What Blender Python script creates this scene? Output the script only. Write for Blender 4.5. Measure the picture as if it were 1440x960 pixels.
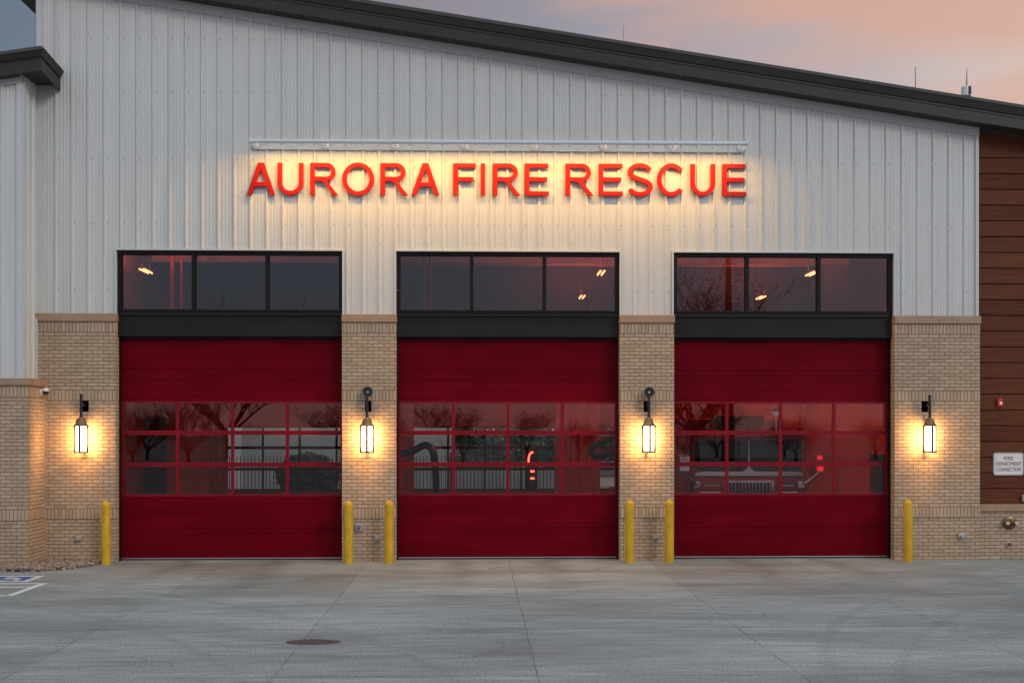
import bpy, bmesh, math, random
from math import sin, cos, pi, radians, sqrt
from mathutils import Vector, Matrix

for o in list(bpy.data.objects):
    bpy.data.objects.remove(o)
SC = bpy.context.scene
COL = SC.collection
random.seed(7)

# ------------------------------------------------------------------ camera
CAM_D, CAM_H, YAW = 23.3, 2.47, 1.7
cd = bpy.data.cameras.new('camera')
cam = bpy.data.objects.new('camera', cd)
COL.objects.link(cam)
cd.sensor_width = 36.0
cd.lens = 1700 / 1440 * 36.0
cd.shift_y = 126 / 1440
cd.clip_start, cd.clip_end = 0.1, 3000
cam.location = (0, -CAM_D, CAM_H)
cam.rotation_euler = (radians(90), 0, radians(-YAW))
SC.camera = cam

# ------------------------------------------------------------------ world: dusk sky with thin pink cloud
W = bpy.data.worlds.new('World')
SC.world = W
W.use_nodes = True
wt = W.node_tree
wt.nodes.clear()


class NT:
    """tiny node builder: N('TypeName', {input: value or socket}, attr=...) -> node"""
    def __init__(self, tree):
        self.t = tree

    def __call__(self, typ, ins=None, **at):
        n = self.t.nodes.new('ShaderNode' + typ)
        for k, v in at.items():
            setattr(n, k, v)
        for k, v in (ins or {}).items():
            s = n.inputs[k]
            if isinstance(v, bpy.types.NodeSocket):
                self.t.links.new(v, s)
            elif isinstance(v, bpy.types.Node):
                self.t.links.new(v.outputs[0], s)
            else:
                if isinstance(v, (tuple, list)) and len(v) == 3 and s.type == 'RGBA':
                    v = (*v, 1)
                s.default_value = v
        return n

    def math(self, op, a, b=0.0, clamp=False):
        n = self.t.nodes.new('ShaderNodeMath')
        n.operation = op
        n.use_clamp = clamp
        for i, v in enumerate((a, b)):
            if isinstance(v, bpy.types.NodeSocket):
                self.t.links.new(v, n.inputs[i])
            elif isinstance(v, bpy.types.Node):
                self.t.links.new(v.outputs[0], n.inputs[i])
            else:
                n.inputs[i].default_value = v
        return n.outputs[0]

    def mix(self, f, a, b, mode='MIX'):
        n = self.t.nodes.new('ShaderNodeMix')
        n.data_type = 'RGBA'
        n.blend_type = mode
        for s, v in ((n.inputs['Factor'], f), (n.inputs[6], a), (n.inputs[7], b)):
            if isinstance(v, bpy.types.NodeSocket):
                self.t.links.new(v, s)
            elif isinstance(v, bpy.types.Node):
                self.t.links.new(v.outputs[0], s)
            else:
                if isinstance(v, (tuple, list)) and len(v) == 3:
                    v = (*v, 1)
                s.default_value = v
        return n.outputs[2]

    def ramp(self, f, stops, interp='LINEAR'):
        n = self.t.nodes.new('ShaderNodeValToRGB')
        n.color_ramp.interpolation = interp
        el = n.color_ramp.elements
        while len(el) < len(stops):
            el.new(0.5)
        for e, (p, c) in zip(el, stops):
            e.position = p
            e.color = (*c, 1) if isinstance(c, (tuple, list)) else (c, c, c, 1)
        self.t.links.new(f if isinstance(f, bpy.types.NodeSocket) else f.outputs[0], n.inputs[0])
        return n.outputs[0]


SUN_EL, SUN_ROT = radians(26), radians(142)
N = NT(wt)
sky = N('TexSky', sky_type='NISHITA', sun_disc=False)
sky.sun_elevation, sky.sun_rotation = SUN_EL, SUN_ROT
sky.altitude = 1600
tc = N('TexCoord')
sep = N('SeparateXYZ', {0: tc.outputs['Generated']})
X_, Y_, Z_ = sep.outputs
# veil of cloud: blue-grey to the west, mauve and pink to the east (behind the station)
behind = N.ramp(N.math('ADD', N.math('MULTIPLY', X_, 1.0), 0.5),
                [(0.06, (0.115, 0.175, 0.228)), (0.22, (0.165, 0.19, 0.235)), (0.45, (0.285, 0.25, 0.275)), (0.66, (0.37, 0.36, 0.41)), (0.80, (0.52, 0.47, 0.48)), (0.92, (0.74, 0.66, 0.62))])
mp = N('Mapping', {'Vector': tc.outputs['Generated'], 'Scale': (2.0, 2.0, 12.0), 'Rotation': (0, radians(17), 0), 'Location': (3.1, 0.4, 1.2)})
nz = N('TexNoise', {'Vector': mp, 'Scale': 1.5, 'Detail': 5.0, 'Roughness': 0.5})
bank = N.math('ADD', N.math('ADD', Z_, N.math('MULTIPLY', X_, 0.30)), N.math('MULTIPLY', N.math('SUBTRACT', nz, 0.5), 0.30))
pinkf = N.ramp(bank, [(0.352, 0.0), (0.43, 1.0)])
behind = N.mix(N.math('MULTIPLY', pinkf, 0.80), behind, (0.74, 0.405, 0.285))
front = N.ramp(Z_, [(0.0, (1.25, 0.46, 0.44)), (0.03, (1.05, 0.50, 0.50)), (0.08, (0.42, 0.40, 0.46)), (0.16, (0.33, 0.45, 0.55)), (0.5, (0.66, 0.73, 0.79)), (1.0, (0.80, 0.88, 0.95))])
ymask = N.ramp(N.math('ADD', N.math('MULTIPLY', Y_, -1.4), N.math('ADD', N.math('MULTIPLY', Z_, 0.6), 0.5)), [(0.1, 0.0), (0.75, 1.0)])
cloud = N.mix(ymask, behind, front)
bg1 = N('Background', {'Color': sky, 'Strength': 0.05})
bg2 = N('Background', {'Color': cloud, 'Strength': 1.0})
mx = N('MixShader', {0: 0.86, 1: bg1, 2: bg2})
out = N('OutputWorld', {'Surface': mx})

# ------------------------------------------------------------------ sun (dusk: weak and very soft) and exposure
sd = bpy.data.lights.new('sun', 'SUN')
sd.energy, sd.angle, sd.color = 0.75, radians(16), (1.0, 0.95, 0.91)
sun = bpy.data.objects.new('sun', sd)
COL.objects.link(sun)
sun.rotation_euler = (radians(64), 0, radians(38))
vs = SC.view_settings
vs.view_transform, vs.look, vs.exposure, vs.gamma = 'Standard', 'None', 0.1, 1.0
vs.use_curve_mapping = False
SC.render.engine = 'CYCLES'
cy = SC.cycles
cy.use_denoising = True
cy.max_bounces, cy.diffuse_bounces, cy.glossy_bounces, cy.transparent_max_bounces = 10, 4, 4, 16
cy.caustics_reflective = cy.caustics_refractive = False
cy.sample_clamp_indirect = 6.0

# ------------------------------------------------------------------ materials
MATS = {}


def newmat(name):
    m = bpy.data.materials.new(name)
    m.use_nodes = True
    m.node_tree.nodes.clear()
    MATS[name] = m
    return m, NT(m.node_tree)


def mk(name, col, rough=0.5, metal=0.0, var=0.08, vs_=3.0, stretch=(1, 1, 1), bump=0.0, bs=60.0, spec=0.5, coat=0.0, rv=0.08):
    m, N = newmat(name)
    tc = N('TexCoord')
    mp = N('Mapping', {'Vector': tc.outputs['Object'], 'Scale': stretch})
    nz = N('TexNoise', {'Vector': mp, 'Scale': vs_, 'Detail': 6.0, 'Roughness': 0.6})
    lo = tuple(max(0, c * (1 - var)) for c in col)
    hi = tuple(min(1, c * (1 + var)) for c in col)
    c = N.ramp(nz, [(0.3, lo), (0.7, hi)])
    r = N.math('ADD', rough - rv / 2, N.math('MULTIPLY', nz, rv))
    ins = {'Base Color': c, 'Roughness': r, 'Metallic': metal, 'Specular IOR Level': spec, 'Coat Weight': coat}
    if bump:
        n2 = N('TexNoise', {'Vector': mp, 'Scale': bs, 'Detail': 3.0})
        ins['Normal'] = N('Bump', {'Height': n2, 'Strength': bump, 'Distance': 0.01})
    b = N('BsdfPrincipled', ins)
    N('OutputMaterial', {'Surface': b})
    return m


def emit(name, col, strength):
    m, N = newmat(name)
    N('OutputMaterial', {'Surface': N('Emission', {'Color': (*col, 1), 'Strength': strength})})
    return m


def glassmat(name, tint, base, top=0.85, wav=0.0):
    m, N = newmat(name)
    tr = N('BsdfTransparent', {'Color': (*tint, 1)})
    gi = {'Color': (0.95, 0.97, 1.0, 1), 'Roughness': 0.0}
    if wav:
        tc = N('TexCoord')
        nz = N('TexNoise', {'Vector': tc.outputs['Object'], 'Scale': 0.9, 'Detail': 1.0})
        gi['Normal'] = N('Bump', {'Height': nz, 'Strength': wav, 'Distance': 0.02})
    gl = N('BsdfGlossy', gi)
    lw = N('LayerWeight', {'Blend': 0.5})
    f5 = N.math('POWER', lw.outputs['Facing'], 5.0)
    f = N.math('ADD', N.math('MULTIPLY', f5, top - base), base)
    N('OutputMaterial', {'Surface': N('MixShader', {0: f, 1: tr, 2: gl})})
    return m


BW, BH = 0.2031, 0.0677


def brickmat(name, soldier_z0=None, zoff=0.0):
    m, N = newmat(name)
    tc = N('TexCoord')
    s = N('SeparateXYZ', {0: tc.outputs['Object']})
    h = N.math('ADD', N.math('ADD', s.outputs[0], s.outputs[1]), 20.0)
    if soldier_z0 is None:
        v = N('CombineXYZ', {0: h, 1: N.math('ADD', s.outputs[2], 6.77 - zoff)})
        off = 0.5
    else:
        v = N('CombineXYZ', {0: N.math('ADD', s.outputs[2], BW * 40 - soldier_z0), 1: h})
        off = 0.0
    n0 = N('TexNoise', {'Vector': tc.outputs['Object'], 'Scale': 9.0, 'Detail': 2.0})
    vv = N('VectorMath', {0: v, 1: N('VectorMath', {0: n0.outputs['Color'], 1: (0.004, 0.004, 0)}, operation='MULTIPLY')}, operation='ADD')
    br = N('TexBrick', {'Vector': vv, 'Color1': (0.405, 0.298, 0.200), 'Color2': (0.530, 0.398, 0.275), 'Mortar': (0.125, 0.075, 0.048),
                        'Scale': 1.0, 'Mortar Size': 0.0062, 'Mortar Smooth': 0.25, 'Bias': 0.0, 'Brick Width': BW, 'Row Height': BH},
           offset=off, squash=1.0)
    n1 = N('TexNoise', {'Vector': tc.outputs['Object'], 'Scale': 1.3, 'Detail': 5.0, 'Roughness': 0.6})
    n2 = N('TexNoise', {'Vector': tc.outputs['Object'], 'Scale': 90.0, 'Detail': 3.0})
    c = N.mix(0.18, br.outputs['Color'], N.ramp(n1, [(0.3, (0.30, 0.215, 0.165)), (0.7, (0.52, 0.38, 0.28))]), 'MIX')
    c = N.mix(0.35, c, N.ramp(n2, [(0.3, 0.30), (0.7, 0.72)]), 'OVERLAY')
    hgt = N.math('ADD', N.math('MULTIPLY', N.math('SUBTRACT', 1.0, br.outputs['Fac']), 1.0), N.math('MULTIPLY', n2, 0.12))
    bp = N('Bump', {'Height': hgt, 'Strength': 0.9, 'Distance': 0.006})
    N('OutputMaterial', {'Surface': N('BsdfPrincipled', {'Base Color': c, 'Roughness': 0.85, 'Specular IOR Level': 0.25, 'Normal': bp})})
    return m


brickmat('brick')
brickmat('soldier_low', 12 * BH)
brickmat('soldier_top', 64 * BH)
brickmat('brick_wing', zoff=0.035)
brickmat('soldier_wing_low', 12 * BH + 0.035)
brickmat('soldier_wing_top', 3.097)

mk('siding', (0.578, 0.588, 0.580), 0.42, 0.0, 0.055, 1.6, (4, 4, 0.22), bump=0.05, bs=4.0)
mk('siding_trim', (0.55, 0.57, 0.585), 0.45, 0.0, 0.03)
mk('screw', (0.27, 0.27, 0.27), 0.5, 0.3)
mk('cap_stone', (0.36, 0.235, 0.155), 0.7, 0, 0.12, 4.0, bump=0.15, bs=120)
mk('dark_bronze', (0.030, 0.027, 0.025), 0.45, 0.0, 0.15, 2.0, (0.4, 3, 3), spec=0.35)
mk('dark_soffit', (0.035, 0.029, 0.026), 0.6, 0.0, 0.1)
mk('black_frame', (0.007, 0.007, 0.008), 0.42, 0.0, 0.1, spec=0.2)
mk('header_black', (0.015, 0.0145, 0.0148), 0.42, 0.0, 0.22, 1.2, (1, 1, 2.0), bump=0.05, bs=2.5, spec=0.2)
mk('door_red', (0.138, 0.0006, 0.0075), 0.40, 0.0, 0.24, 1.1, (0.5, 1, 2.6), bump=0.10, bs=1.6, spec=0.06, rv=0.2)
mk('door_red_frame', (0.20, 0.002, 0.011), 0.35, 0.0, 0.08, spec=0.25)
mk('rubber', (0.008, 0.008, 0.008), 0.8)
mk('aluminium', (0.55, 0.55, 0.56), 0.4, 0.9)
mk('yellow_paint', (0.62, 0.36, 0.010), 0.42, 0, 0.07, 5.0, bump=0.05, bs=18)
def bollardmat():
    m, N = newmat('bollard_paint')
    tc = N('TexCoord')
    oi = N('ObjectInfo')
    P = N('VectorMath', {0: tc.outputs['Object'], 1: N('CombineXYZ', {0: N.math('MULTIPLY', oi.outputs['Random'], 40.0), 1: 3.0, 2: 0.0})}, operation='ADD')
    n1 = N('TexNoise', {'Vector': P, 'Scale': 4.0, 'Detail': 6.0, 'Roughness': 0.6})
    mp = N('Mapping', {'Vector': P, 'Scale': (1.0, 1.0, 0.25)})
    n2 = N('TexNoise', {'Vector': mp, 'Scale': 14.0, 'Detail': 5.0, 'Roughness': 0.65})
    n3 = N('TexNoise', {'Vector': P, 'Scale': 26.0, 'Detail': 4.0})
    c = N.ramp(n1, [(0.3, (0.54, 0.29, 0.007)), (0.7, (0.68, 0.41, 0.014))])
    c = N.mix(N.ramp(n2, [(0.58, 0.0), (0.70, 0.55)]), c, (0.25, 0.15, 0.03))
    c = N.mix(N.ramp(n3, [(0.66, 0.0), (0.70, 0.8)]), c, (0.16, 0.12, 0.07))
    bp = N('Bump', {'Height': n2, 'Strength': 0.12, 'Distance': 0.01})
    N('OutputMaterial', {'Surface': N('BsdfPrincipled', {'Base Color': c, 'Roughness': N.math('ADD', 0.38, N.math('MULTIPLY', n2, 0.25)), 'Normal': bp})})


bollardmat()
mk('sign_red', (0.41, 0.010, 0.006), 0.45, 0, 0.03, spec=0.2)
mk('sign_return', (0.45, 0.016, 0.012), 0.5, 0, 0.03)
mk('tube_grey', (0.60, 0.68, 0.74), 0.4, 0.0, 0.04)
mk('white_metal', (0.75, 0.74, 0.72), 0.4, 0, 0.04)
mk('bronze_metal', (0.022, 0.017, 0.013), 0.45, 0.2, 0.2, 20)
mk('bronze_cap', (0.20, 0.125, 0.065), 0.45, 0.3, 0.15, 20)
mk('galvanised', (0.42, 0.43, 0.43), 0.4, 0.7, 0.15, 30)
mk('brass', (0.20, 0.135, 0.06), 0.38, 0.8, 0.3, 25)
mk('chrome', (0.75, 0.75, 0.76), 0.18, 1.0, 0.03)
mk('horn_grey', (0.10, 0.095, 0.085), 0.5, 0.1)
mk('horn_dark', (0.010, 0.010, 0.010), 0.6)
mk('sign_white', (0.74, 0.73, 0.72), 0.4, 0, 0.03)
mk('sign_maroon', (0.16, 0.012, 0.022), 0.5, 0, 0.03)
mk('alarm_red', (0.50, 0.01, 0.012), 0.35)
mk('lens_clear', (0.8, 0.8, 0.8), 0.1)
mk('paint_white', (0.66, 0.67, 0.68), 0.7, 0, 0.25, 9.0)
mk('paint_blue', (0.035, 0.105, 0.30), 0.7, 0, 0.35, 8.0)
mk('rust_iron', (0.120, 0.085, 0.072), 0.85, 0.1, 0.6, 18, bump=0.6, bs=70)
mk('bay_wall', (0.15, 0.115, 0.11), 0.8, 0, 0.1, 1.0)
mk('bay_wall_upper', (0.06, 0.066, 0.075), 0.8, 0, 0.1, 1.0)
mk('bay_wall_low', (0.46, 0.10, 0.085), 0.7, 0, 0.15, 1.5)
mk('bay_ceiling', (0.62, 0.58, 0.57), 0.8)
mk('bay_dark', (0.035, 0.04, 0.05), 0.6)
mk('bay_floor', (0.20, 0.19, 0.185), 0.35)
mk('steel_red', (0.33, 0.03, 0.03), 0.45)
mk('rear_door', (0.16, 0.03, 0.03), 0.5)
mk('rear_frame', (0.03, 0.008, 0.009), 0.5)
mk('hose_black', (0.010, 0.010, 0.011), 0.55, 0, 0.2, 30)
mk('truck_red', (0.30, 0.010, 0.012), 0.22, 0, 0.04, coat=0.5)
mk('truck_white', (0.62, 0.58, 0.56), 0.3, 0, 0.04)
mk('tyre', (0.012, 0.012, 0.012), 0.8)
mk('truck_glass', (0.006, 0.008, 0.010), 0.05, 0, 0.1, spec=0.8)
mk('car_paint', (0.50, 0.50, 0.54), 0.2, 0, 0.03, coat=0.6)
mk('bark', (0.045, 0.034, 0.028), 0.9, 0, 0.3, 8, spec=0.1)
mk('needle', (0.020, 0.034, 0.016), 0.8, 0, 0.4, 4)
mk('fence_black', (0.012, 0.012, 0.013), 0.5)
mk('yard_wall', (0.34, 0.33, 0.30), 0.85, 0, 0.12, 1.5)
mk('shrub_leaf', (0.035, 0.045, 0.020), 0.8, 0, 0.5, 4)
mk('rear_ground', (0.22, 0.22, 0.21), 0.85)
def lanternmat():
    m, N = newmat('lantern_glow')
    a = N('AddShader', {0: N('BsdfTransparent', {'Color': (0.8, 0.8, 0.8, 1)}), 1: N('Emission', {'Color': (1.0, 0.86, 0.66, 1), 'Strength': 1.7})})
    N('OutputMaterial', {'Surface': a})


lanternmat()
emit('tube_glow', (1.0, 0.30, 0.10), 11.0)
emit('red_glow', (1.0, 0.06, 0.04), 7.0)
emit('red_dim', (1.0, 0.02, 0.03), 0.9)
mk('red_lens', (0.5, 0.01, 0.01), 0.15, 0, 0.05)
glassmat('transom_glass', (0.34, 0.37, 0.40), 0.088, wav=0.015)
glassmat('door_glass', (0.80, 0.78, 0.78), 0.066, wav=0.03)
glassmat('rear_glass', (0.85, 0.87, 0.87), 0.06)
glassmat('lantern_glass', (0.96, 0.95, 0.92), 0.05)


def woodmat():
    m, N = newmat('wood_siding')
    tc = N('TexCoord')
    s = N('SeparateXYZ', {0: tc.outputs['Object']})
    row = N.math('FLOOR', N.math('DIVIDE', N.math('SUBTRACT', s.outputs[2], 1.06), 0.305))
    wn = N('TexWhiteNoise', {'W': row}, noise_dimensions='1D')
    shift = N('CombineXYZ', {0: N.math('MULTIPLY', wn.outputs[0], 30.0), 1: 0.0, 2: 0.0})
    v = N('VectorMath', {0: tc.outputs['Object'], 1: shift}, operation='ADD')
    mp = N('Mapping', {'Vector': v, 'Scale': (0.7, 1, 9.0)})
    nz = N('TexNoise', {'Vector': mp, 'Scale': 2.2, 'Detail': 7.0, 'Roughness': 0.65, 'Distortion': 0.6})
    c = N.ramp(nz, [(0.25, (0.052, 0.016, 0.009)), (0.5, (0.118, 0.034, 0.017)), (0.75, (0.190, 0.060, 0.028))])
    c = N.mix(0.45, c, N.ramp(wn.outputs[0], [(0.0, (0.080, 0.026, 0.014)), (1.0, (0.150, 0.055, 0.028))]))
    bp = N('Bump', {'Height': nz, 'Strength': 0.25, 'Distance': 0.004})
    N('OutputMaterial', {'Surface': N('BsdfPrincipled', {'Base Color': c, 'Roughness': 0.6, 'Specular IOR Level': 0.1, 'Normal': bp})})


woodmat()

JX0, JP, JY0, JQ = 0.62, 2.667, -2.2, 2.97


def concretemat():
    m, N = newmat('concrete')
    tc = N('TexCoord')
    P = tc.outputs['Object']
    s = N('SeparateXYZ', {0: P})
    # slightly wandering saw joints
    wob = N('TexNoise', {'Vector': P, 'Scale': 0.7, 'Detail': 2.0})
    wv = N.math('MULTIPLY', N.math('SUBTRACT', wob, 0.5), 0.02)
    u = N.math('ADD', N.math('DIVIDE', N.math('SUBTRACT', s.outputs[0], JX0), JP), wv)
    v = N.math('ADD', N.math('DIVIDE', N.math('SUBTRACT', s.outputs[1], JY0), JQ), wv)
    iu, iv = N.math('FLOOR', u), N.math('FLOOR', v)
    wn = N('TexWhiteNoise', {'Vector': N('CombineXYZ', {0: iu, 1: iv, 2: 3.0})}, noise_dimensions='3D')
    fu = N.math('ABSOLUTE', N.math('SUBTRACT', N.math('FRACT', N.math('ADD', u, 0.5)), 0.5))
    fv = N.math('ABSOLUTE', N.math('SUBTRACT', N.math('FRACT', N.math('ADD', v, 0.5)), 0.5))
    ju = N.math('LESS_THAN', fu, 0.0028)
    jv = N.math('LESS_THAN', fv, 0.0042)
    jn = N('TexNoise', {'Vector': P, 'Scale': 1.6, 'Detail': 4.0})
    joint = N.math('MULTIPLY', N.math('MAXIMUM', ju, jv), N.ramp(jn, [(0.32, 0.10), (0.62, 0.9)]))
    # big stains drawn out along the drive-across direction, fine mottling, broom streaks
    m1 = N('Mapping', {'Vector': P, 'Scale': (0.22, 0.75, 1)})
    n1 = N('TexNoise', {'Vector': m1, 'Scale': 1.0, 'Detail': 8.0, 'Roughness': 0.62, 'Distortion': 0.5})
    m2 = N('Mapping', {'Vector': P, 'Scale': (0.5, 5.0, 1)})
    n2 = N('TexNoise', {'Vector': m2, 'Scale': 1.4, 'Detail': 6.0, 'Roughness': 0.7})
    n3 = N('TexNoise', {'Vector': P, 'Scale': 38.0, 'Detail': 5.0, 'Roughness': 0.7})
    m4 = N('Mapping', {'Vector': P, 'Scale': (1.2, 130.0, 1)})
    n4 = N('TexNoise', {'Vector': m4, 'Scale': 1.0, 'Detail': 3.0})
    c = N.ramp(n1, [(0.30, (0.178, 0.192, 0.192)), (0.48, (0.262, 0.295, 0.303)), (0.70, (0.335, 0.378, 0.396))])
    c = N.mix(0.40, c, N.ramp(n2, [(0.3, 0.25), (0.7, 0.72)]), 'OVERLAY')
    c = N.mix(0.85, c, N.ramp(n3, [(0.34, 0.20), (0.66, 0.80)]), 'OVERLAY')
    c = N.mix(0.75, c, N.ramp(n4, [(0.33, 0.24), (0.67, 0.76)]), 'OVERLAY')
    # mid-size blotches with firm edges: damp patches and old pours
    m5 = N('Mapping', {'Vector': P, 'Scale': (0.35, 1.1, 1), 'Location': (4.0, 2.0, 0)})
    n5 = N('TexNoise', {'Vector': m5, 'Scale': 0.8, 'Detail': 9.0, 'Roughness': 0.7})
    c = N.mix(N.math('MULTIPLY', N.ramp(n5, [(0.50, 0.0), (0.545, 1.0)]), 0.22), c, (0.125, 0.135, 0.135))
    # curved tyre marks
    for (ox, oy, rad) in ((-14.0, -16.0, 12.6), (-14.3, -16.4, 15.0), (15.5, -13.0, 12.0), (17.0, -15.5, 13.4), (2.0, -27.0, 17.6)):
        dv = N('VectorMath', {0: P, 1: (ox, oy, 0.0)}, operation='DISTANCE')
        dd = N.math('ABSOLUTE', N.math('SUBTRACT', dv.outputs['Value'], rad))
        mk_ = N.math('SUBTRACT', 1.0, N.math('DIVIDE', dd, 0.13), clamp=True)
        c = N.mix(N.math('MULTIPLY', mk_, N.ramp(n2, [(0.42, 0.0), (0.66, 0.42)])), c, (0.075, 0.075, 0.073))
    c = N.mix(0.30, c, N.ramp(wn.outputs[0], [(0.0, 0.30), (0.45, 0.52), (1.0, 0.66)]), 'OVERLAY')
    # rubber tracks into the bays: two bands per door
    tr = None
    for xc in (-5.55, -3.8, -0.3, 1.45, 5.0, 6.8):
        d = N.math('ABSOLUTE', N.math('SUBTRACT', N.math('ADD', s.outputs[0], N.math('MULTIPLY', N.math('SUBTRACT', n1, 0.5), 1.6)), xc))
        b = N.math('SUBTRACT', 1.0, N.math('DIVIDE', d, 0.42), clamp=True)
        tr = b if tr is None else N.math('MAXIMUM', tr, b)
    fade = N.math('DIVIDE', N.math('ADD', s.outputs[1], 6.5), 6.5, clamp=True)
    tr = N.math('MULTIPLY', N.math('MULTIPLY', tr, fade), N.ramp(n2, [(0.35, 0.15), (0.65, 0.75)]))
    c = N.mix(tr, c, (0.085, 0.075, 0.068))
    # oily patch where engines idle in front of the left door
    for (sx_, sy_, ra, rb_) in ((-4.55, -1.3, 1.5, 1.5), (-9.3, -7.9, 4.6, 0.8), (-1.9, -8.9, 0.9, 0.6)):
        du = N.math('DIVIDE', N.math('SUBTRACT', s.outputs[0], sx_), ra)
        dv2 = N.math('DIVIDE', N.math('SUBTRACT', s.outputs[1], sy_), rb_)
        q = N.math('SUBTRACT', 1.0, N.math('SQRT', N.math('ADD', N.math('MULTIPLY', du, du), N.math('MULTIPLY', dv2, dv2))), clamp=True)
        q = N.math('MULTIPLY', q, N.ramp(n1, [(0.30, 1.0), (0.62, 0.35)]))
        c = N.mix(N.math('MULTIPLY', q, 0.75), c, (0.105, 0.098, 0.090))
    # hairline cracks, broken up so that only stretches of them show
    wv2 = N('TexNoise', {'Vector': P, 'Scale': 1.3, 'Detail': 5.0})
    pv = N('VectorMath', {0: P, 1: N('VectorMath', {0: wv2.outputs['Color'], 1: (1.1, 1.1, 0)}, operation='MULTIPLY')}, operation='ADD')
    vc = N('TexVoronoi', {'Vector': pv, 'Scale': 0.23}, feature='DISTANCE_TO_EDGE')
    ck = N.math('LESS_THAN', vc.outputs['Distance'], 0.0016)
    gate = N('TexNoise', {'Vector': P, 'Scale': 0.35, 'Detail': 2.0})
    c = N.mix(N.math('MULTIPLY', ck, N.ramp(gate, [(0.50, 0.0), (0.56, 0.75)])), c, (0.07, 0.065, 0.06))
    # scattered dark spots
    vo = N('TexVoronoi', {'Vector': P, 'Scale': 1.1})
    sp = N.math('LESS_THAN', vo.outputs['Distance'], N.math('MULTIPLY', n3, 0.035))
    c = N.mix(N.math('MULTIPLY', sp, 0.75), c, (0.05, 0.045, 0.04))
    c = N.mix(N.math('MULTIPLY', joint, 0.8), c, (0.055, 0.048, 0.042))
    h = N.math('SUBTRACT', N.math('ADD', N.math('MULTIPLY', n3, 0.25), N.math('MULTIPLY', n4, 0.35)), joint)
    bp = N('Bump', {'Height': h, 'Strength': 0.35, 'Distance': 0.006})
    r = N.math('ADD', 0.52, N.math('MULTIPLY', n1, 0.3))
    N('OutputMaterial', {'Surface': N('BsdfPrincipled', {'Base Color': c, 'Roughness': r, 'Normal': bp, 'Specular IOR Level': 0.4})})


concretemat()


def gravelmat():
    m, N = newmat('river_rock')
    g = N('NewGeometry')
    tc = N('TexCoord')
    n = N('TexNoise', {'Vector': tc.outputs['Object'], 'Scale': 40.0, 'Detail': 4.0})
    c = N.ramp(g.outputs['Random Per Island'], [(0.0, (0.12, 0.085, 0.065)), (0.3, (0.24, 0.18, 0.14)), (0.6, (0.34, 0.27, 0.22)), (0.85, (0.22, 0.13, 0.09)), (1.0, (0.48, 0.42, 0.37))])
    c = N.mix(0.3, c, N.ramp(n, [(0.3, 0.3), (0.7, 0.7)]), 'OVERLAY')
    N('OutputMaterial', {'Surface': N('BsdfPrincipled', {'Base Color': c, 'Roughness': 0.8})})


gravelmat()
M = MATS

# ------------------------------------------------------------------ mesh helpers


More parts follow.
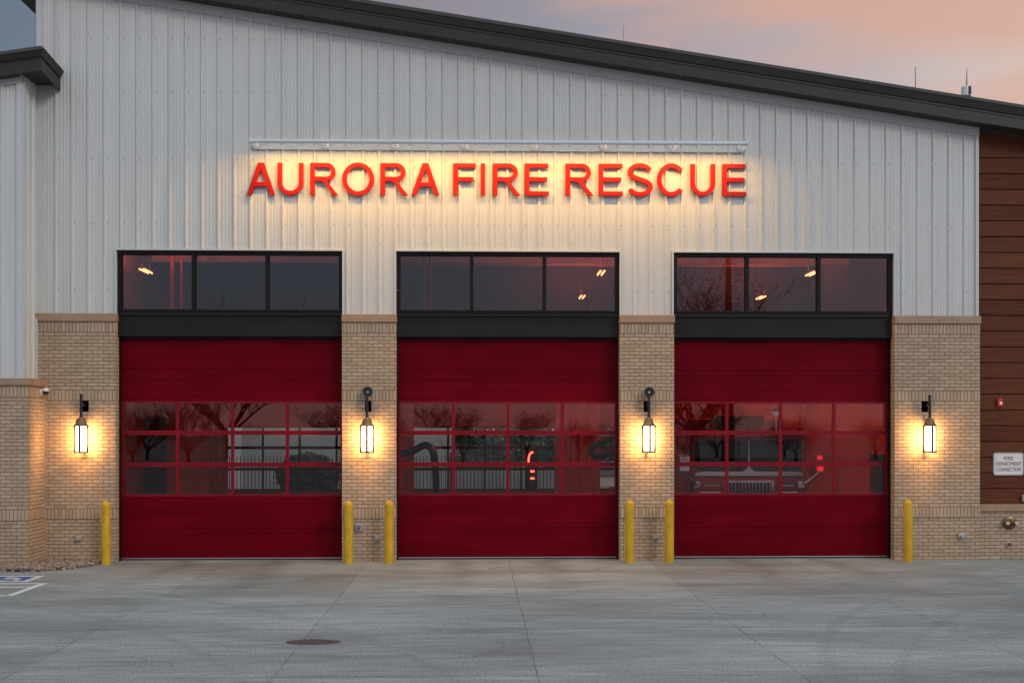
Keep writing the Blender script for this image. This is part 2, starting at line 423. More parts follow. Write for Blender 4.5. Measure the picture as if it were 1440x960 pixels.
class MB:
    def __init__(self):
        self.v, self.f, self.m, self.mi = [], [], [], 0

    def quad(self, *pts):
        i = len(self.v)
        self.v += [tuple(p) for p in pts]
        self.f.append(tuple(range(i, i + len(pts))))
        self.m.append(self.mi)

    def box(self, x0, x1, y0, y1, z0, z1):
        i = len(self.v)
        self.v += [(x, y, z) for z in (z0, z1) for y in (y0, y1) for x in (x0, x1)]
        for q in ((0, 2, 3, 1), (4, 5, 7, 6), (0, 1, 5, 4), (2, 6, 7, 3), (0, 4, 6, 2), (1, 3, 7, 5)):
            self.f.append(tuple(i + k for k in q))
            self.m.append(self.mi)

    def hexa(self, p):
        """8 points: bottom 4 (ccw) then top 4"""
        i = len(self.v)
        self.v += [tuple(q) for q in p]
        for q in ((3, 2, 1, 0), (4, 5, 6, 7), (0, 1, 5, 4), (1, 2, 6, 5), (2, 3, 7, 6), (3, 0, 4, 7)):
            self.f.append(tuple(i + k for k in q))
            self.m.append(self.mi)

    def ring(self, c, u, w, r, n, ph=0.0):
        i = len(self.v)
        for k in range(n):
            a = ph + 2 * pi * k / n
            self.v.append(tuple(Vector(c) + u * (r * cos(a)) + w * (r * sin(a))))
        return i

    def tube(self, pts, rads, n=10, caps=True):
        pts = [Vector(p) for p in pts]
        if not isinstance(rads, (list, tuple)):
            rads = [rads] * len(pts)
        rings = []
        u = None
        for k, p in enumerate(pts):
            a = pts[max(k - 1, 0)]
            b = pts[min(k + 1, len(pts) - 1)]
            d = (b - a).normalized()
            if u is None:
                u = d.orthogonal().normalized()
            else:
                u = (u - d * u.dot(d))
                u = u.normalized() if u.length > 1e-6 else d.orthogonal().normalized()
            w = d.cross(u)
            rings.append(self.ring(p, u, w, rads[k], n))
        for a, b in zip(rings, rings[1:]):
            for k in range(n):
                k2 = (k + 1) % n
                self.f.append((a + k, a + k2, b + k2, b + k))
                self.m.append(self.mi)
        if caps:
            self.f.append(tuple(rings[0] + k for k in reversed(range(n))))
            self.f.append(tuple(rings[-1] + k for k in range(n)))
            self.m += [self.mi] * 2

    def lathe(self, prof, c=(0, 0, 0), axis='Z', n=24):
        """prof: [(r, h)], closed with caps where r > 0"""
        ax = {'Z': (Vector((1, 0, 0)), Vector((0, 1, 0)), Vector((0, 0, 1))),
              'Y': (Vector((1, 0, 0)), Vector((0, 0, 1)), Vector((0, -1, 0)))}[axis]
        rings = [self.ring(Vector(c) + ax[2] * h, ax[0], ax[1], max(r, 1e-4), n) for r, h in prof]
        for a, b in zip(rings, rings[1:]):
            for k in range(n):
                k2 = (k + 1) % n
                self.f.append((a + k, a + k2, b + k2, b + k))
                self.m.append(self.mi)
        self.f.append(tuple(rings[0] + k for k in reversed(range(n))))
        self.f.append(tuple(rings[-1] + k for k in range(n)))
        self.m += [self.mi] * 2

    def prism(self, poly, y0, y1, plane='XZ'):
        """extrude a simple polygon [(a,b)] given in XZ (or XY) between two values of the third axis"""
        n = len(poly)
        i = len(self.v)
        for y in (y0, y1):
            for a, b in poly:
                self.v.append((a, y, b) if plane == 'XZ' else (a, b, y))
        self.f.append(tuple(i + k for k in range(n)))
        self.f.append(tuple(i + n + k for k in reversed(range(n))))
        self.m += [self.mi] * 2
        for k in range(n):
            k2 = (k + 1) % n
            self.f.append((i + k2, i + k, i + n + k, i + n + k2))
            self.m.append(self.mi)

    def sweep(self, path, prof, closed_prof=False):
        """sweep a profile [(out, dz)] along a plan path [(x,y,z)], outward = right-hand side of travel"""
        P = [Vector(p) for p in path]
        rings = []
        for k, p in enumerate(P):
            def nrm(a, b):
                d = (b - a)
                d.z = 0
                d.normalize()
                return Vector((d.y, -d.x, 0))
            if k == 0:
                o = nrm(P[0], P[1])
            elif k == len(P) - 1:
                o = nrm(P[-2], P[-1])
            else:
                n1, n2 = nrm(P[k - 1], p), nrm(p, P[k + 1])
                o = (n1 + n2) / (1 + n1.dot(n2))
            i = len(self.v)
            for a, dz in prof:
                self.v.append((p.x + o.x * a, p.y + o.y * a, p.z + dz))
            rings.append(i)
        n = len(prof)
        for a, b in zip(rings, rings[1:]):
            for k in range(n if closed_prof else n - 1):
                k2 = (k + 1) % n
                self.f.append((a + k, b + k, b + k2, a + k2))
                self.m.append(self.mi)

    def build(self, name, mats, parent=None, smooth=False, bevel=0.0, seg=2, label=None):
        me = bpy.data.meshes.new(name)
        me.from_pydata(self.v, [], self.f)
        if not isinstance(mats, (list, tuple)):
            mats = [mats]
        for mm in mats:
            me.materials.append(MATS[mm] if isinstance(mm, str) else mm)
        if any(self.m):
            me.polygons.foreach_set('material_index', self.m)
        bm = bmesh.new()
        bm.from_mesh(me)
        bmesh.ops.recalc_face_normals(bm, faces=bm.faces)
        bm.to_mesh(me)
        bm.free()
        if smooth:
            me.polygons.foreach_set('use_smooth', [True] * len(me.polygons))
            me.set_sharp_from_angle(angle=radians(38))
        me.update()
        return link(name, me, parent, bevel, seg, label)


def link(name, me, parent=None, bevel=0.0, seg=2, label=None):
    o = bpy.data.objects.new(name, me)
    COL.objects.link(o)
    if parent:
        o.parent = parent
    if bevel:
        b = o.modifiers.new('bevel', 'BEVEL')
        b.width, b.segments, b.limit_method, b.angle_limit = bevel, seg, 'ANGLE', radians(40)
    if label:
        o['label'] = label
    return o


def thing(name, label, cat, loc=(0, 0, 0), rz=0.0, group=None):
    o = bpy.data.objects.new(name, None)
    COL.objects.link(o)
    o.empty_display_size = 0.2
    o.location = loc
    o.rotation_euler = (0, 0, rz)
    return tag(o, label, cat, group)


def tag(o, label, cat, group=None):
    o['label'], o['category'] = label, cat
    if group:
        o['group'] = group
    return o


def kind(o, k):
    o['kind'] = k
    return o


def copy_tree(o, parent=None):
    c = o.copy()
    COL.objects.link(c)
    if parent:
        c.parent = parent
    for ch in list(o.children):
        copy_tree(ch, c)
    return c


def bx(name, mat, parent, x0, x1, y0, y1, z0, z1, bevel=0.0, label=None):
    b = MB()
    b.box(x0, x1, y0, y1, z0, z1)
    return b.build(name, mat, parent, bevel=bevel, label=label)


# ------------------------------------------------------------------ setting: ground
g = MB()
g.quad((-600, -600, -0.02), (600, -600, -0.02), (600, 600, -0.02), (-600, 600, -0.02))
kind(g.build('ground', 'rear_ground'), 'structure')
g = MB()
g.quad((-26, -26, 0), (26, -26, 0), (26, 0.0, 0), (-26, 0.0, 0))
kind(g.build('concrete_apron', 'concrete'), 'structure')
g = MB()
g.box(-9.7, 9.7, 0.0, 11.6, -0.1, 0.006)
kind(g.build('bay_floor', 'bay_floor'), 'structure')

# painted parking bay markings at the left
pm = MB()
Zp = 0.004


def sheet(b, pts, z=Zp):
    b.quad(*[(x, y, z) for x, y in pts])


def rect(b, x0, x1, y0, y1, z=Zp):
    sheet(b, [(x0, y0), (x1, y0), (x1, y1), (x0, y1)], z)


rect(pm, -9.02, -7.46, -3.16, -2.52)
pm.mi = 1
rect(pm, -7.46, -7.36, -3.26, -2.42)
rect(pm, -9.1, -7.46, -3.26, -3.16)
rect(pm, -9.1, -7.46, -2.52, -2.42)
for x0, x1, y0, y1 in ((-9.2, -6.95, -3.52, -3.42), (-7.06, -6.95, -4.95, -3.52), (-9.2, -7.06, -4.99, -4.89)):
    rect(pm, x0, x1, y0, y1)
sheet(pm, [(-9.2, -4.12), (-9.2, -4.22), (-7.06, -3.98), (-7.06, -3.88)])
# wheelchair symbol (wheel, seat, back, legs), lying along the bay
cx, cy_ = -7.86, -2.86
pm.mi = 1
for k in range(18):
    a0, a1 = radians(-150 + k * 14), radians(-150 + (k + 1) * 14)
    r0, r1 = 0.15, 0.205
    sheet(pm, [(cx + r0 * cos(a0), cy_ + r0 * sin(a0)), (cx + r1 * cos(a0), cy_ + r1 * sin(a0)), (cx + r1 * cos(a1), cy_ + r1 * sin(a1)), (cx + r0 * cos(a1), cy_ + r0 * sin(a1))], 0.008)
for pts in ([(cx - .04, cy_), (cx + .04, cy_), (cx + .04, cy_ + .26), (cx - .04, cy_ + .26)],
            [(cx + .04, cy_), (cx + .26, cy_ - .04), (cx + .26, cy_ + .03), (cx + .04, cy_ + .07)],
            [(cx + .2, cy_ - .24), (cx + .28, cy_ - .24), (cx + .28, cy_ - .04), (cx + .2, cy_ - .04)]):
    sheet(pm, pts, 0.008)
kind(pm.build('parking_marking', ['paint_blue', 'paint_white']), 'structure')

# river rock bed along the wall foot
bed = [(-12.0, -1.85), (-8.4, -1.76), (-7.75, -1.82), (-7.25, -1.43), (-6.98, -0.7), (-6.93, -0.3), (-12.0, -0.3)]


def inside(x, y, poly):
    c = False
    for (x1, y1), (x2, y2) in zip(poly, poly[1:] + poly[:1]):
        if (y1 > y) != (y2 > y) and x < (x2 - x1) * (y - y1) / (y2 - y1) + x1:
            c = not c
    return c


gr = MB()
ico = []
tb = bmesh.new()
bmesh.ops.create_icosphere(tb, subdivisions=1, radius=1.0)
tb.verts.ensure_lookup_table()
IV = [v.co.copy() for v in tb.verts]
IF = [[v.index for v in f.verts] for f in tb.faces]
tb.free()
rnd = random.Random(3)
cnt = 0
while cnt < 2600:
    x, y = rnd.uniform(-10.2, -6.9), rnd.uniform(-1.95, -0.28)
    if not inside(x, y, bed):
        continue
    if x < -8.15 and y > -1.14:
        continue
    s = rnd.uniform(0.02, 0.05)
    S = Vector((s * rnd.uniform(0.8, 1.5), s * rnd.uniform(0.7, 1.2), s * rnd.uniform(0.5, 0.9)))
    R = Matrix.Rotation(rnd.uniform(0, 6.28), 3, 'Z') @ Matrix.Rotation(rnd.uniform(-.5, .5), 3, 'X')
    i = len(gr.v)
    z = rnd.uniform(0.0, 0.06)
    jit = [rnd.uniform(0.82, 1.15) for _ in IV]
    for v, j in zip(IV, jit):
        p = R @ Vector((v.x * S.x * j, v.y * S.y * j, v.z * S.z * j))
        gr.v.append((p.x + x, p.y + y, p.z + z))
    for f in IF:
        gr.f.append(tuple(i + k for k in f))
        gr.m.append(0)
    cnt += 1
kind(gr.build('gravel', 'river_rock', smooth=True), 'stuff')

# ------------------------------------------------------------------ fire station
FS = thing('fire_station', 'white metal and tan brick fire station with three red bay doors', 'fire station')
BF, MF = -0.28, -0.20            # brick face, metal pan face
OPEN = [(-6.80, -2.543), (-1.522, 2.747), (3.785, 8.046)]
ZT0, ZT1 = 4.735, 5.893           # transom bottom/top
SL = 0.149


def ztop(x):
    return 9.77 - SL * x


# --- ribbed metal wall
def ribbed(b, x0, x1, face, zb, zt, first, along='X', fixed=0.0, sgn=-1):
    """ribbed sheet; along X at y=face or along Y at x=face. zb, zt functions of the coordinate"""
    pr = []
    k0 = math.floor((x0 - first) / 0.3048) - 1
    k = k0
    while first + k * 0.3048 < x1 + 0.4:
        c = first + k * 0.3048
        pr += [(c - .034, 0), (c - .015, .034), (c + .015, .034), (c + .034, 0)]
        for mnr in (0.0914, 0.1524, 0.2134):
            q = c + mnr
            pr += [(q - .012, 0), (q - .005, .0045), (q + .005, .0045), (q + .012, 0)]
        k += 1
    pts = [p for p in pr if x0 < p[0] < x1]
    brk = [x0, x1] + [e for o in OPEN for e in o if along == 'X' and x0 < e < x1 and face == MF]
    for e in brk:
        hgt = 0.0
        for (a, ha), (c, hc) in zip(pr, pr[1:]):
            if a <= e <= c:
                hgt = ha + (hc - ha) * ((e - a) / (c - a) if c > a else 0)
        pts.append((e, hgt))
    pts = sorted(set(pts))
    for (a, ha), (c, hc) in zip(pts, pts[1:]):
        if c - a < 1e-6:
            continue
        mid = (a + c) / 2
        za = zb(mid)
        if along == 'X':
            q = [(a, face + sgn * ha, za), (c, face + sgn * hc, za), (c, face + sgn * hc, zt(c)), (a, face + sgn * ha, zt(a))]
        else:
            q = [(face + ha, a, za), (face + hc, c, za), (face + hc, c, zt(c)), (face + ha, a, zt(a))]
        b.quad(*q)


RIB0 = -3.061


def wall_bottom(x):
    for a, c in OPEN:
        if a < x < c:
            return ZT1 + 0.005
    return 4.69


ms = MB()
ribbed(ms, -8.29, 9.69, MF, wall_bottom, ztop, RIB0)
siding = ms.build('metal_siding', 'siding', FS)
# screws: one row on every second or third rib, plus cross rows in the pans
sc = MB()


def screw(b, x, y, z):
    r = 0.0085
    i = len(b.v)
    for k in range(6):
        a = k * pi / 3
        b.v.append((x + r * cos(a), y - 0.005, z + r * sin(a)))
    for k in range(6):
        a = k * pi / 3
        b.v.append((x + r * 1.5 * cos(a), y, z + r * 1.5 * sin(a)))
    b.f.append(tuple(range(i, i + 6)))
    b.m.append(0)
    for k in range(6):
        b.f.append((i + k, i + (k + 1) % 6, i + 6 + (k + 1) % 6, i + 6 + k))
        b.m.append(0)


k = -17
while RIB0 + k * .3048 < 9.7:
    x = RIB0 + k * .3048
    if k % 3 == 1:
        z = 4.8
        while z < ztop(x) - .2:
            if z > wall_bottom(x) + .05:
                screw(sc, x, MF - .032, z)
            z += .305
    for z in (5.15, 6.4, 7.62, 8.9, 9.9):
        if wall_bottom(x) + .05 < z < ztop(x) - .25 and x > -8.2:
            screw(sc, x + .045, MF, z)
    k += 1
kind(sc.build('screw_heads', 'screw', siding), 'stuff')

# --- trims of the metal wall
tm = MB()
tm.box(-8.295, -8.20, MF - .038, MF + .1, 4.69, ztop(-8.36) - .15)
tm.build('corner_trim', 'siding_trim', FS)
bx('corner_trim', 'siding_trim', FS, 9.645, 9.702, MF - .038, MF + .1, 4.69, ztop(9.78) - .15)
tm = MB()
a, c = -8.30, 9.707
tm.hexa([(a, MF - .046, ztop(a) - .155), (c, MF - .046, ztop(c) - .155), (c, MF + .05, ztop(c) - .155), (a, MF + .05, ztop(a) - .155),
         (a, MF - .046, ztop(a) + .02), (c, MF - .046, ztop(c) + .02), (c, MF + .05, ztop(c) + .02), (a, MF + .05, ztop(a) + .02)])
tm.hexa([(a, MF - .056, ztop(a) - .165), (c, MF - .056, ztop(c) - .165), (c, MF + .05, ztop(c) - .165), (a, MF + .05, ztop(a) - .165),
         (a, MF - .056, ztop(a) - .145), (c, MF - .056, ztop(c) - .145), (c, MF + .05, ztop(c) - .145), (a, MF + .05, ztop(a) - .145)])
tm.build('eave_trim', 'siding_trim', FS)
for a, c in OPEN:
    t = MB()
    t.box(a - .03, a, MF - .04, MF + .06, 4.69, ZT1 + .03)
    t.box(c, c + .03, MF - .04, MF + .06, 4.69, ZT1 + .03)
    t.box(a, c, MF - .04, MF + .06, ZT1, ZT1 + .03)
    t.build('opening_trim', 'siding_trim', FS)

# --- wall structure behind the skins (stops light leaking)
core = MB()
xs = [-8.27] + [e for o in OPEN for e in o] + [9.67]
for a, c in zip(xs[0::2], xs[1::2]):
    core.box(a + .01, c - .01, BF + .06, 0.2, 0.0, 4.69)
    core.box(a + .012, c - .012, MF + .01, 0.2, 4.69, ZT1)
p = [(-8.27, ZT1 + .01), (9.66, ZT1 + .01), (9.66, ztop(9.66) - .01), (-8.27, ztop(-8.27) - .01)]
core.prism(p, MF + .012, 0.2)
core.build('wall_core', 'bay_wall', FS)

# --- brick piers
PIERS = [(-8.28, -6.80), (-2.543, -1.522), (2.747, 3.785), (8.046, 9.705)]
C12, C15, C45, C48, C64, C67 = [n * BH for n in (12, 15, 45, 48, 64, 67)]
for a, c in PIERS:
    b = MB()
    yb = 0.02
    b.box(a, c, BF + .008, yb, 0, C12)
    b.box(a, c, BF, yb, C15, C45)
    b.box(a, c, BF, yb, C48, C64)
    b.mi = 1
    b.box(a, c, BF - .006, yb, C12, C15)
    b.box(a, c, BF - .003, yb, C45, C48)
    b.mi = 2
    b.box(a, c, BF - .003, yb, C64, C67)
    pr = b.build('brick_pier', ['brick', 'soldier_low', 'soldier_top'], FS)
    a2 = a - .006 if a > -8 else a
    bx('cap', 'cap_stone', pr, a2, c + .012, BF - .04, yb, C67, C67 + .15, bevel=.008)

# --- garage doors


def garage_door(x0, x1, yf, zb=0.0, rear=False, mat='door_red', fmat='door_red_frame', gl='door_glass'):
    H = 0.6096
    d = bpy.data.objects.new('rear_garage_door' if rear else 'garage_door', None)
    COL.objects.link(d)
    d.parent = FS
    d.location = ((x0 + x1) / 2, yf, zb)
    hw = (x1 - x0) / 2
    GL = (1, 2, 3) if rear else (2, 3, 4)
    for s in range(7):
        z0, z1 = s * H + (.03 if s == 0 else .002), (s + 1) * H - .002
        if s in GL:
            continue
        b = MB()
        # ribbed steel face: pencil grooves every ~0.1 m, lapped joint at the section edge
        zz = z0
        n = 6
        st = (z1 - z0) / n
        prof = []
        for i in range(n):
            prof += [(z0 + i * st + (.0025 if i else 0), 0.0), (z0 + (i + 1) * st - .0025, 0.0)]
            if i < n - 1:
                prof += [(z0 + (i + 1) * st, (-0.0022, -0.004, 0.003)[(i + 2 * s) % 3])]
        prof = [(z0, .006)] + [(z0 + .003, 0)] + prof[1:-1] + [(z1 - .003, 0), (z1, .006)]
        for (za, oa), (zc, oc) in zip(prof, prof[1:]):
            if zc - za > 1e-5:
                b.quad((-hw, oa, za), (hw, oa, za), (hw, oc, zc), (-hw, oc, zc))
        b.box(-hw, hw, .014, .045, z0 - (.0018 if s else 0), z1 + .0018)
        b.box(-hw + .01, hw - .01, .047, .052, z1 - .03, z1 + (.03 if s < 6 else .0))
        b.build('door_panel', mat, d)
    # glazed sections
    fr = MB()
    cols = 4
    st_e, st_m, rl = .085, .062, .042
    pw = (2 * hw - 2 * st_e - (cols - 1) * st_m) / cols
    for s in GL:
        z0, z1 = s * H, (s + 1) * H
        fr.box(-hw, hw, 0, .045, z0 + .001, z0 + rl)
        fr.box(-hw, hw, 0, .045, z1 - rl, z1 - .001)
        x = -hw
        for cidx in range(cols + 1):
            w = st_e if cidx in (0, cols) else st_m
            fr.box(x, x + w, 0.001, .044, z0 + rl, z1 - rl)
            x += w + pw
    for s in GL:
        fr.box(-hw + .01, hw - .01, .047, .052, (s + 1) * H - .025, (s + 1) * H + .025)
    f = fr.build('window_frame', fmat, d, bevel=.006)
    for s in GL:
        for cidx in range(cols):
            x = -hw + st_e + cidx * (pw + st_m)
            p = MB()
            p.quad((x - .005, .024, s * H + rl - .005), (x + pw + .005, .024, s * H + rl - .005), (x + pw + .005, .024, (s + 1) * H - rl + .005), (x - .005, .024, (s + 1) * H - rl + .005))
            p.build('window_pane', gl, d)
    if not rear:
        bx('bottom_seal', 'rubber', d, -hw, hw, .005, .045, 0.002, .030)
        bx('seal_retainer', 'aluminium', d, -hw, hw, -.008, .02, .030, .046)
    return d


for a, c in OPEN:
    garage_door(a - .02, c + .02, 0.03)
    j = MB()
    j.box(a - .005, a + .03, -.06, .025, 0.0, 4.27)
    j.box(c - .03, c + .005, -.06, .025, 0.0, 4.27)
    j.box(a, c, -.03, .025, 4.232, 4.27)
    j.build('door_jamb', 'black_frame', FS)
    h = MB()
    h.box(a, c, -.13, .2, 4.272, 4.66)
    h.box(a, c, -.16, .2, 4.66, ZT0)
    h.build('header_panel', 'header_black', FS, bevel=.006)
    tw = bpy.data.objects.new('transom_window', None)
    COL.objects.link(tw)
    tw.parent = FS
    fb = MB()
    yf0, yf1 = -.17, -.03
    z0, z1 = ZT0 + .003, ZT1
    e, mu, tp, bt = .075, .068, .072, .045
    fb.box(a, c, yf0, yf1, z1 - tp, z1)
    fb.box(a, c, yf0, yf1, z0, z0 + bt)
    fb.box(a, a + e, yf0 + .001, yf1, z0 + bt, z1 - tp)
    fb.box(c - e, c, yf0 + .001, yf1, z0 + bt, z1 - tp)
    pw = (c - a - 2 * e - 2 * mu) / 3
    for q in (1, 2):
        x = a + e + q * pw + (q - 1) * mu
        fb.box(x, x + mu, yf0 + .001, yf1, z0 + bt, z1 - tp)
    fb.build('frame', 'black_frame', tw, bevel=.004)
    for q in range(3):
        x = a + e + q * (pw + mu)
        p = MB()
        p.quad((x - .004, -.10, z0 + bt - .004), (x + pw + .004, -.10, z0 + bt - .004), (x + pw + .004, -.10, z1 - tp + .004), (x - .004, -.10, z1 - tp + .004))
        p.build('window_pane', 'transom_glass', tw)

# --- main roof: deep stepped fascia, soffit
RY = -0.57


def ztopf(x):
    return 10.232 - 0.1494 * x


prof = [(-.3, 0.03), (0.02, 0.0), (0.07, -.075), (0.055, -.085), (0.02, -.21), (0.0, -.215), (0.0, -.245), (0.025, -.25), (0.028, -.262), (0.012, -.275), (0.012, -.465), (-.03, -.468)]
xl, xr = -9.15, 16.0
fa = MB()
fa.sweep([(xl, 13, ztopf(xl)), (xl, RY, ztopf(xl)), (xr, RY, ztopf(xr))], prof)
rf = MB()
rf.hexa([(xl + .05, RY + .05, ztopf(xl) - .12), (xr, RY + .05, ztopf(xr) - .12), (xr, 13, ztopf(xr) - .12), (xl + .05, 13, ztopf(xl) - .12),
         (xl + .05, RY + .05, ztopf(xl) + .02), (xr, RY + .05, ztopf(xr) + .02), (xr, 13, ztopf(xr) + .02), (xl + .05, 13, ztopf(xl) + .02)])
roof = rf.build('roof', 'dark_bronze', FS)
fa.build('fascia', 'dark_bronze', roof)
sf = MB()
zs = .46
# soffit boards, running across the eave
for (x0, x1, y0, y1) in ((xl, xr, RY, 0.3), (xl, -8.2, 0.3, 13)):
    n = int((x1 - x0) / .12) if y1 < 1 else 1
    m = 1 if y1 < 1 else int((y1 - y0) / .12)
    for i in range(n):
        for jj in range(m):
            xa, xb = x0 + (x1 - x0) * i / n, x0 + (x1 - x0) * (i + 1) / n - (.012 if n > 1 else 0)
            ya, yb_ = y0 + (y1 - y0) * jj / m, y0 + (y1 - y0) * (jj + 1) / m - (.012 if m > 1 else 0)
            sf.hexa([(xa, ya, ztopf(xa) - zs), (xb, ya, ztopf(xb) - zs), (xb, yb_, ztopf(xb) - zs), (xa, yb_, ztopf(xa) - zs),
                     (xa, ya, ztopf(xa) - zs + .03), (xb, ya, ztopf(xb) - zs + .03), (xb, yb_, ztopf(xb) - zs + .03), (xa, yb_, ztopf(xa) - zs + .03)])
sf.build('soffit', 'dark_soffit', roof)

# --- left wing
WX, WY = -8.115, -1.12
wb = MB()
zc = 3.30
wb.box(-16, WX, WY + .008, .1, 0, C12 + .035)
wb.box(-16, WX, WY, .1, C15 + .035, zc - BW)
wb.mi = 1
wb.box(-16, WX + .006, WY - .006, .1, C12 + .035, C15 + .035)
wb.mi = 2
wb.box(-16, WX + .003, WY - .003, .1, zc - BW, zc)
wbo = wb.build('wing_brick_wall', ['brick_wing', 'soldier_wing_low', 'soldier_wing_top'], FS)
cp = MB()
cp.box(-16, WX + .045, WY - .045, .1, zc, zc + .13)
cp.build('cap', 'cap_stone', wbo, bevel=.008)
MX, MY = -8.285, -0.96


def wtop(x):
    return 9.0 + 0.155 * (x + 8.1)


wm = MB()
ribbed(wm, -16, MX - .001, MY, lambda x: zc + .13, lambda x: wtop(x) - .02, MX - 0.365)
ribbed(wm, MY + .001, -0.2, MX, lambda y: zc + .13, lambda y: 8.97, MY + .22, along='Y')
wm.build('wing_siding', 'siding', FS)
wt_ = MB()
wt_.box(MX - .095, MX + .012, MY - .042, MY - .02, zc + .13, wtop(MX) - .02)
wt_.box(MX - .0, MX + .042, MY - .019, MY + .10, zc + .13, 8.86)
wt_.box(MX - .0, MX + .040, BF - .05, BF + .01, zc + .13, 4.6)
a, c = -16, MX + .012
wt_.hexa([(a, MY - .05, wtop(a) - .15), (c, MY - .05, wtop(c) - .15), (c, MY - .021, wtop(c) - .15), (a, MY - .021, wtop(a) - .15),
          (a, MY - .05, wtop(a)), (c, MY - .05, wtop(c)), (c, MY - .021, wtop(c)), (a, MY - .021, wtop(a))])
wt_.build('wing_trim', 'siding_trim', FS)
wr = MB()
CXr, CYf = -7.86, -1.22
z1 = 9.41


def wz(x):
    return z1 + 0.155 * (x - CXr)


wprof = [(-.25, 0.03), (0.04, 0.0), (0.085, -.06), (0.07, -.07), (0.022, -.175), (0.0, -.18), (0.0, -.21), (0.02, -.215), (0.012, -.225), (0.012, -.425), (-.02, -.428)]
wr.sweep([(-16, CYf, wz(-16)), (CXr, CYf, z1), (CXr, MF - .03, z1 - .10)], wprof)
wr.hexa([(-16, CYf + .02, wz(-16) - .1), (CXr - .02, CYf + .02, z1 - .1), (CXr - .02, MF - .01, z1 - .15), (-16, MF - .01, wz(-16) - .15),
         (-16, CYf + .02, wz(-16) + .02), (CXr - .02, CYf + .02, z1 + .02), (CXr - .02, MF - .01, z1 - .07), (-16, MF - .01, wz(-16) - .07)])
wro = wr.build('wing_roof', 'dark_bronze', FS)
ws = MB()
for i in range(8):
    y0 = CYf + .02 + i * .122
    ws.box(MX - .02, CXr - .01, y0, y0 + .105, z1 - .425, z1 - .40)
ws.hexa([(-16, CYf + .01, wz(-16) - .425), (MX - .03, CYf + .01, wz(MX) - .425), (MX - .03, MY, wz(MX) - .425), (-16, MY, wz(-16) - .425),
         (-16, CYf + .01, wz(-16) - .40), (MX - .03, CYf + .01, wz(MX) - .40), (MX - .03, MY, wz(MX) - .40), (-16, MY, wz(-16) - .40)])
ws.build('wing_soffit', 'dark_soffit', wro)

# --- right end: lap boards over a low brick base
wd = MB()
WD = -0.13
z = 1.062
while z < 7.95:
    # each board tilts slightly outward at its foot; shadow gap above
    xe = min(16, (9.75 - z - .288) / SL)
    wd.hexa([(9.708, WD - .020, z), (xe, WD - .020, z), (xe, WD + .02, z), (9.708, WD + .02, z),
             (9.708, WD - .004, z + .288), (xe, WD - .004, z + .288), (xe, WD + .02, z + .288), (9.708, WD + .02, z + .288)])
    z += .305
wd.prism([(9.709, 1.062), (16, 1.062), (16, ztop(16) - .03), (9.709, ztop(9.709) - .03)], WD + .015, WD + .06)
wd.build('wood_siding', 'wood_siding', FS, bevel=.003)
rb = MB()
rb.box(9.706, 16, -.19, .1, 0, .925)
rbo = rb.build('brick_base', 'brick', FS)
bx('sill', 'cap_stone', rbo, 9.708, 16, -.235, .1, .925, 1.06, bevel=.008)

# --- interior of the bay
iw = MB()
iw.box(-8.35, -8.22, .2, 11.6, 3.9, 7.4)
iw.build('interior_wall', 'bay_wall', FS)
bx('interior_wall', 'bay_wall_low', FS, -9.75, -9.62, .12, 11.6, 0, 3.9)
bx('alcove_ceiling', 'bay_ceiling', FS, -9.75, -8.36, .12, 11.6, 3.9, 4.0)
sw = MB()
ribbed(sw, MF + .01, 11.6, -8.29, lambda y: 8.9, lambda y: ztop(-8.29), 0.1, along='Y')
for i_, v_ in enumerate(sw.v):
    sw.v[i_] = (-8.29 - (v_[0] + 8.29), v_[1], v_[2])
sw.build('side_siding', 'siding', FS)
bx('side_wall_core', 'bay_wall', FS, -8.285, -8.24, .2, 11.6, 7.4, ztop(-8.3) - .02)
bx('interior_wall', 'bay_wall_low', FS, 9.61, 9.68, .2, 11.6, 0, 4.2)
bx('interior_wall', 'bay_wall_upper', FS, 9.62, 9.68, .2, 11.6, 4.2, 7.4)
RO = [(-6.84 - .36 + .03, -2.58 - .36 + .03), (-1.53 - .36, 2.74 - .36), (3.785 - .36, 8.046 - .36)]
bw = MB()
xs = [-8.3] + [e for o in RO for e in o] + [9.7]
for a, c in zip(xs[0::2], xs[1::2]):
    bx('rear_pier', 'bay_wall_low', FS, a, c, 11.35, 11.6, 0, 4.3)
bw.box(-8.3, 9.7, 11.35, 11.6, 4.3, 7.4)
bw.build('rear_wall', 'bay_wall_upper', FS)
bx('rear_wall', 'bay_wall_low', FS, -9.75, -8.302, 11.35, 11.6, 0, 4.0)
bx('ceiling', 'bay_ceiling', FS, -8.35, 9.72, .2, 11.6, 7.2, 7.4)
for yb in (3.0, 7.5):
    bx('roof_beam', 'bay_ceiling', FS, -8.2, 9.6, yb, yb + .2, 6.75, 7.2)
for a, c in RO:
    garage_door(a - .02, c + .02, 11.40, zb=0.17, rear=True, mat='rear_door', fmat='rear_frame', gl='rear_glass')
    bx('rear_door_track', 'steel_red', FS, a - .02, a + .12, 11.2, 11.35, 0, 4.3)
    bx('rear_door_track', 'steel_red', FS, c - .12, c + .02, 11.2, 11.35, 0, 4.3)
